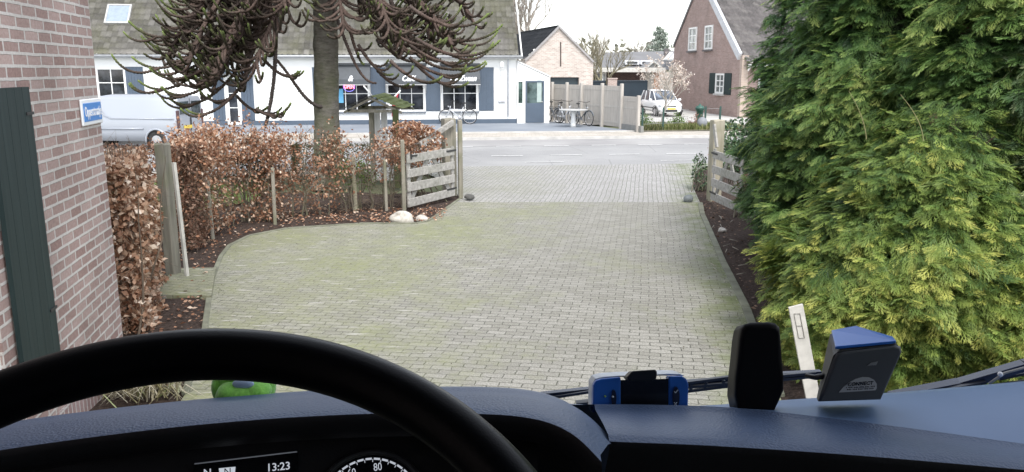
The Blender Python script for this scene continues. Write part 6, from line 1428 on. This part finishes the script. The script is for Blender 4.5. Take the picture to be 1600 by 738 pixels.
# ---- things standing on the dashboard
# blue on board unit with black knob
ob = thing('toll_display_unit', A(1000, 636, .97), 0, 'bright blue electronic unit with a dark screen and round edges at the dashboard centre', 'device')
y_ = .955; ya = 1.0
M_ublue = plain('unit_blue', (.02, .13, .50), .35, var=.05); M_uw = plain('unit_pale', (.55, .60, .66), .4)
def slab(m, pts, y, off, smooth=False):
    P = [A(px, py, y) for px, py in pts]; m.prism(P, off)
m = MB(); slab(m, [(926, 645), (927, 602), (931, 595), (940, 592), (970, 589), (970, 645)], .955, (0, .02, -.008)); slab(m, [(1045, 645), (1045, 587.5), (1066, 588), (1073, 592), (1076, 600), (1075, 645)], .955, (0, .02, -.008)); build_each(m, 'housing', M_ublue, ob, bev=.002)
m = MB(); slab(m, [(970, 645), (970, 594), (1045, 592), (1045, 645)], .957, (0, .018, -.008)); m.build('screen', plain('screen_black', (.004, .004, .006), .2), ob)
m = MB(); slab(m, [(924, 645), (925, 600), (930, 592), (942, 589), (968, 587), (1010, 586), (1042, 584), (1062, 584.5), (1070, 587), (1066, 588.2), (1045, 587), (970, 589.2), (940, 592.5), (931, 596), (927, 602), (926.5, 645)], .976, (0, .045, -.0125)); m.build('rear_shell', M_uw, ob, bev=.0015)
m = MB(); slab(m, [(985, 596), (979, 590), (988, 580), (1024, 577.5), (1027, 581), (1026, 592), (1020, 595)], .945, (0, .03, -.012)); m.build('sensor', plain('sensor_black', (.006, .006, .006), .4), ob, bev=.0015)
m = MB()
for cxp, cyp, w_, h_ in ((1056, 620, 11, 32), (959, 622, 8, 26)):
    slab(m, [(cxp + w_ / 2 * math.cos(a), cyp + h_ / 2 * math.sin(a)) for a in [i * math.pi / 8 for i in range(16)]], .9545, (0, -.0015, 0))
build_each(m, 'button_pad', plain('pad_dark', (.008, .012, .035), .4), ob)
def dots(lst, mat, nm, par, y):
    m = MB()
    for x, yy, s in lst: m.ell(A(x, yy, y), (s, .0006, s), 8, 5)
    return m.build(nm, mat, par)
dots([(945.5, 619.5, .0014)], plain('dot_green', (.35, .6, .1)), 'led', ob, .9535); dots([(957.5, 620, .0015)], M_uw, 'icon', ob, .9515)
m = MB(); m.bar(A(1053.5, 612, .9515), A(1055.5, 614, .9515), .0009); m.bar(A(1055.5, 614, .9515), A(1059.5, 609.5, .9515), .0009); m.bar(A(1053.5, 629, .9515), A(1057.5, 634, .9515), .0009); m.bar(A(1057.5, 629, .9515), A(1053.5, 634, .9515), .0009); m.build('icon', M_uw, ob)
# black rounded block
bb = thing('black_sensor_block', A(1186, 628, .93), 0, 'tall rounded black plastic block standing upright on the dashboard', 'device')
def rounded(m, pts, y, depth, inset=.004, seg=3):
    """silhouette in px at distance y, with a rolled edge towards us"""
    P = [A(px, py, y) for px, py in pts]; c_ = sum(P, Vector()) / len(P); rows = []
    for k in range(seg + 1):
        a = math.pi / 2 * k / seg; sc = inset * (1 - math.sin(a)); rows.append([p + (c_ - p).normalized() * sc + Vector((0, -inset * math.cos(a) * 1.0, 0)) for p in P])
    rows.append([p + Vector((0, depth, -depth * .42)) for p in P]); n_ = len(P); m.grid(rows, True, True); b0 = len(m.v) - len(rows) * n_; m.f.append(tuple(range(b0 + n_ - 1, b0 - 1, -1))); m.sm.append(False); m.f.append(tuple(range(b0 + (len(rows) - 1) * n_, b0 + len(rows) * n_))); m.sm.append(False)
m = MB(); rounded(m, [(1152, 642), (1147, 618), (1148.5, 590), (1152, 560), (1155, 530), (1158, 514), (1163, 507), (1172, 504.5), (1200, 503.5), (1211, 505.5), (1217, 511), (1219, 530), (1221, 560), (1223.5, 590), (1223, 610), (1216, 626), (1208, 642)], .93, .03, .006, 5); m.build('body', plain('gloss_black', (.002, .002, .003), .5, spec=.15), bb)
# grey toll box with blue top and round label
tl = thing('toll_box', A(1340, 622, .93), 0, 'grey and blue tilted electronic box with a half round silver label on the dashboard', 'device')
M_tg = plain('toll_grey', (.05, .058, .068), .5, var=.06); yf = .90
m = MB(); rounded(m, [(1278, 627), (1284, 612), (1302, 560), (1307, 552), (1316, 548.5), (1398, 539), (1406, 541), (1408, 549), (1386, 600), (1375, 624)], .905, .0, .004, 4); 
m.build('front_shell', M_tg, tl)
m = MB(); f_ = [A(1278, 627, .9052), A(1302, 556, .9052), A(1312, 547, .9052), A(1402, 538.2, .9052), A(1408, 547, .9052), A(1375, 624, .9052)]; b_ = [A(1276, 622, .965), A(1291, 548, .965), A(1297, 522, .965), A(1336, 513, .965), A(1392, 530, .965), A(1365, 620, .965)]
n_ = 6; m.add(f_ + b_, [tuple(range(6)), tuple(range(11, 5, -1))] + [(i, (i + 1) % n_, n_ + (i + 1) % n_, n_ + i) for i in range(n_)]); m.build('rear_shell', plain('toll_side', (.07, .072, .07), .6, var=.15), tl)
m = MB(); q1 = [A(1305, 546, .903), A(1400, 537, .903), A(1395, 530.5, .925), A(1337, 513, .966), A(1299, 520, .966)]; m.prism(q1, (0, .0, .0035)); m.build('blue_cover', M_ublue, tl, bev=.0008)
lab = [(1311, 613.5), (1318, 605), (1327, 598), (1337, 592.5), (1348, 589.5), (1358, 590), (1366, 594), (1370, 600), (1370, 607), (1368, 610)]
m = MB(); slab(m, lab, .9005, (0, .0006, 0)); lb = m.build('label_plate', plain('label_silver', (.34, .36, .38), .4), tl)
fl_ = frame(A(1344, 600, .8995), A(1366, 598.5, .9) - A(1322, 601.5, .9), (0, 0, 1))
text('CONNECT', .0062, M_disp, lb, fl_, shear=.2, ext=.0001, bold=.0001)
m = MB()
for k in range(2): 
    for i in range(26):
        if (i * 7 + k * 3) % 5: xx = 1322 + i * 1.75; yy = (606 if k else 609.2) - (i * .08); m.bar(A(xx, yy, .8993), A(xx + .9, yy - .05, .8993), .0010 + .0006 * (i % 2), .0001, up=(0, -1, 0))
m.build('label_print', M_disp, lb)
m = MB(); slab(m, [(1355, 572), (1361, 567.5), (1372, 565), (1369, 571), (1365, 570.5)], .9002, (0, .0005, 0)); slab(m, [(1362, 570.6), (1366, 567.6), (1369, 567.2), (1365.8, 571.2)], .8998, (0, .0005, 0)); m.build('emblem', plain('emblem_grey', (.22, .24, .25), .3), tl)
m = MB(); m.tube([A(1260, 587, .94), A(1274, 590, .93), A(1288, 588, .92)], .0035, 8); m.build('bracket', plain('bracket_black', (.01, .01, .012), .4), tl)
# green plush toy
pt_ = thing('plush_toy', A(380, 622, .98), 0, 'green plush toy sitting on the dashboard, seen below the wheel rim', 'toy')
t = NT('green_plush'); n = t.noise(220, 3, t.obj(), .7); t.col(t.mix(t.mr(n, .3, .7), (.14, .42, .05), (.27, .64, .10))); t.set(Roughness=1.0, Sheen_Weight=.5); t.bump(n, .6, .001); M_plush = t.m
q = A(378, 610, .985)
m = MB(); m.ell(A(380, 585, .995), (.040, .03, .036), 20, 12); m.build('body', M_plush, pt_)
m = MB(); m.ell(A(363, 612, .965), (.019, .022, .013), 20, 12); m.ell(A(378, 618, .963), (.034, .022, .016), 20, 12); m.build('foot', M_plush, pt_)
m = MB(); m.ell(A(402, 611, .968), (.018, .022, .014), 20, 12); m.build('foot', M_plush, pt_)
m = MB(); m.ell(A(346, 605, .985), (.012, .018, .020), 16, 10); m.ell(A(421, 603, .985), (.008, .014, .018), 16, 10); build_each(m, 'hand', M_plush, pt_)
m = MB(); m.ell(A(380, 600, .958), (.014, .006, .007), 16, 8); m.build('patch', plain('plush_pale', (.35, .45, .6), 1), pt_)
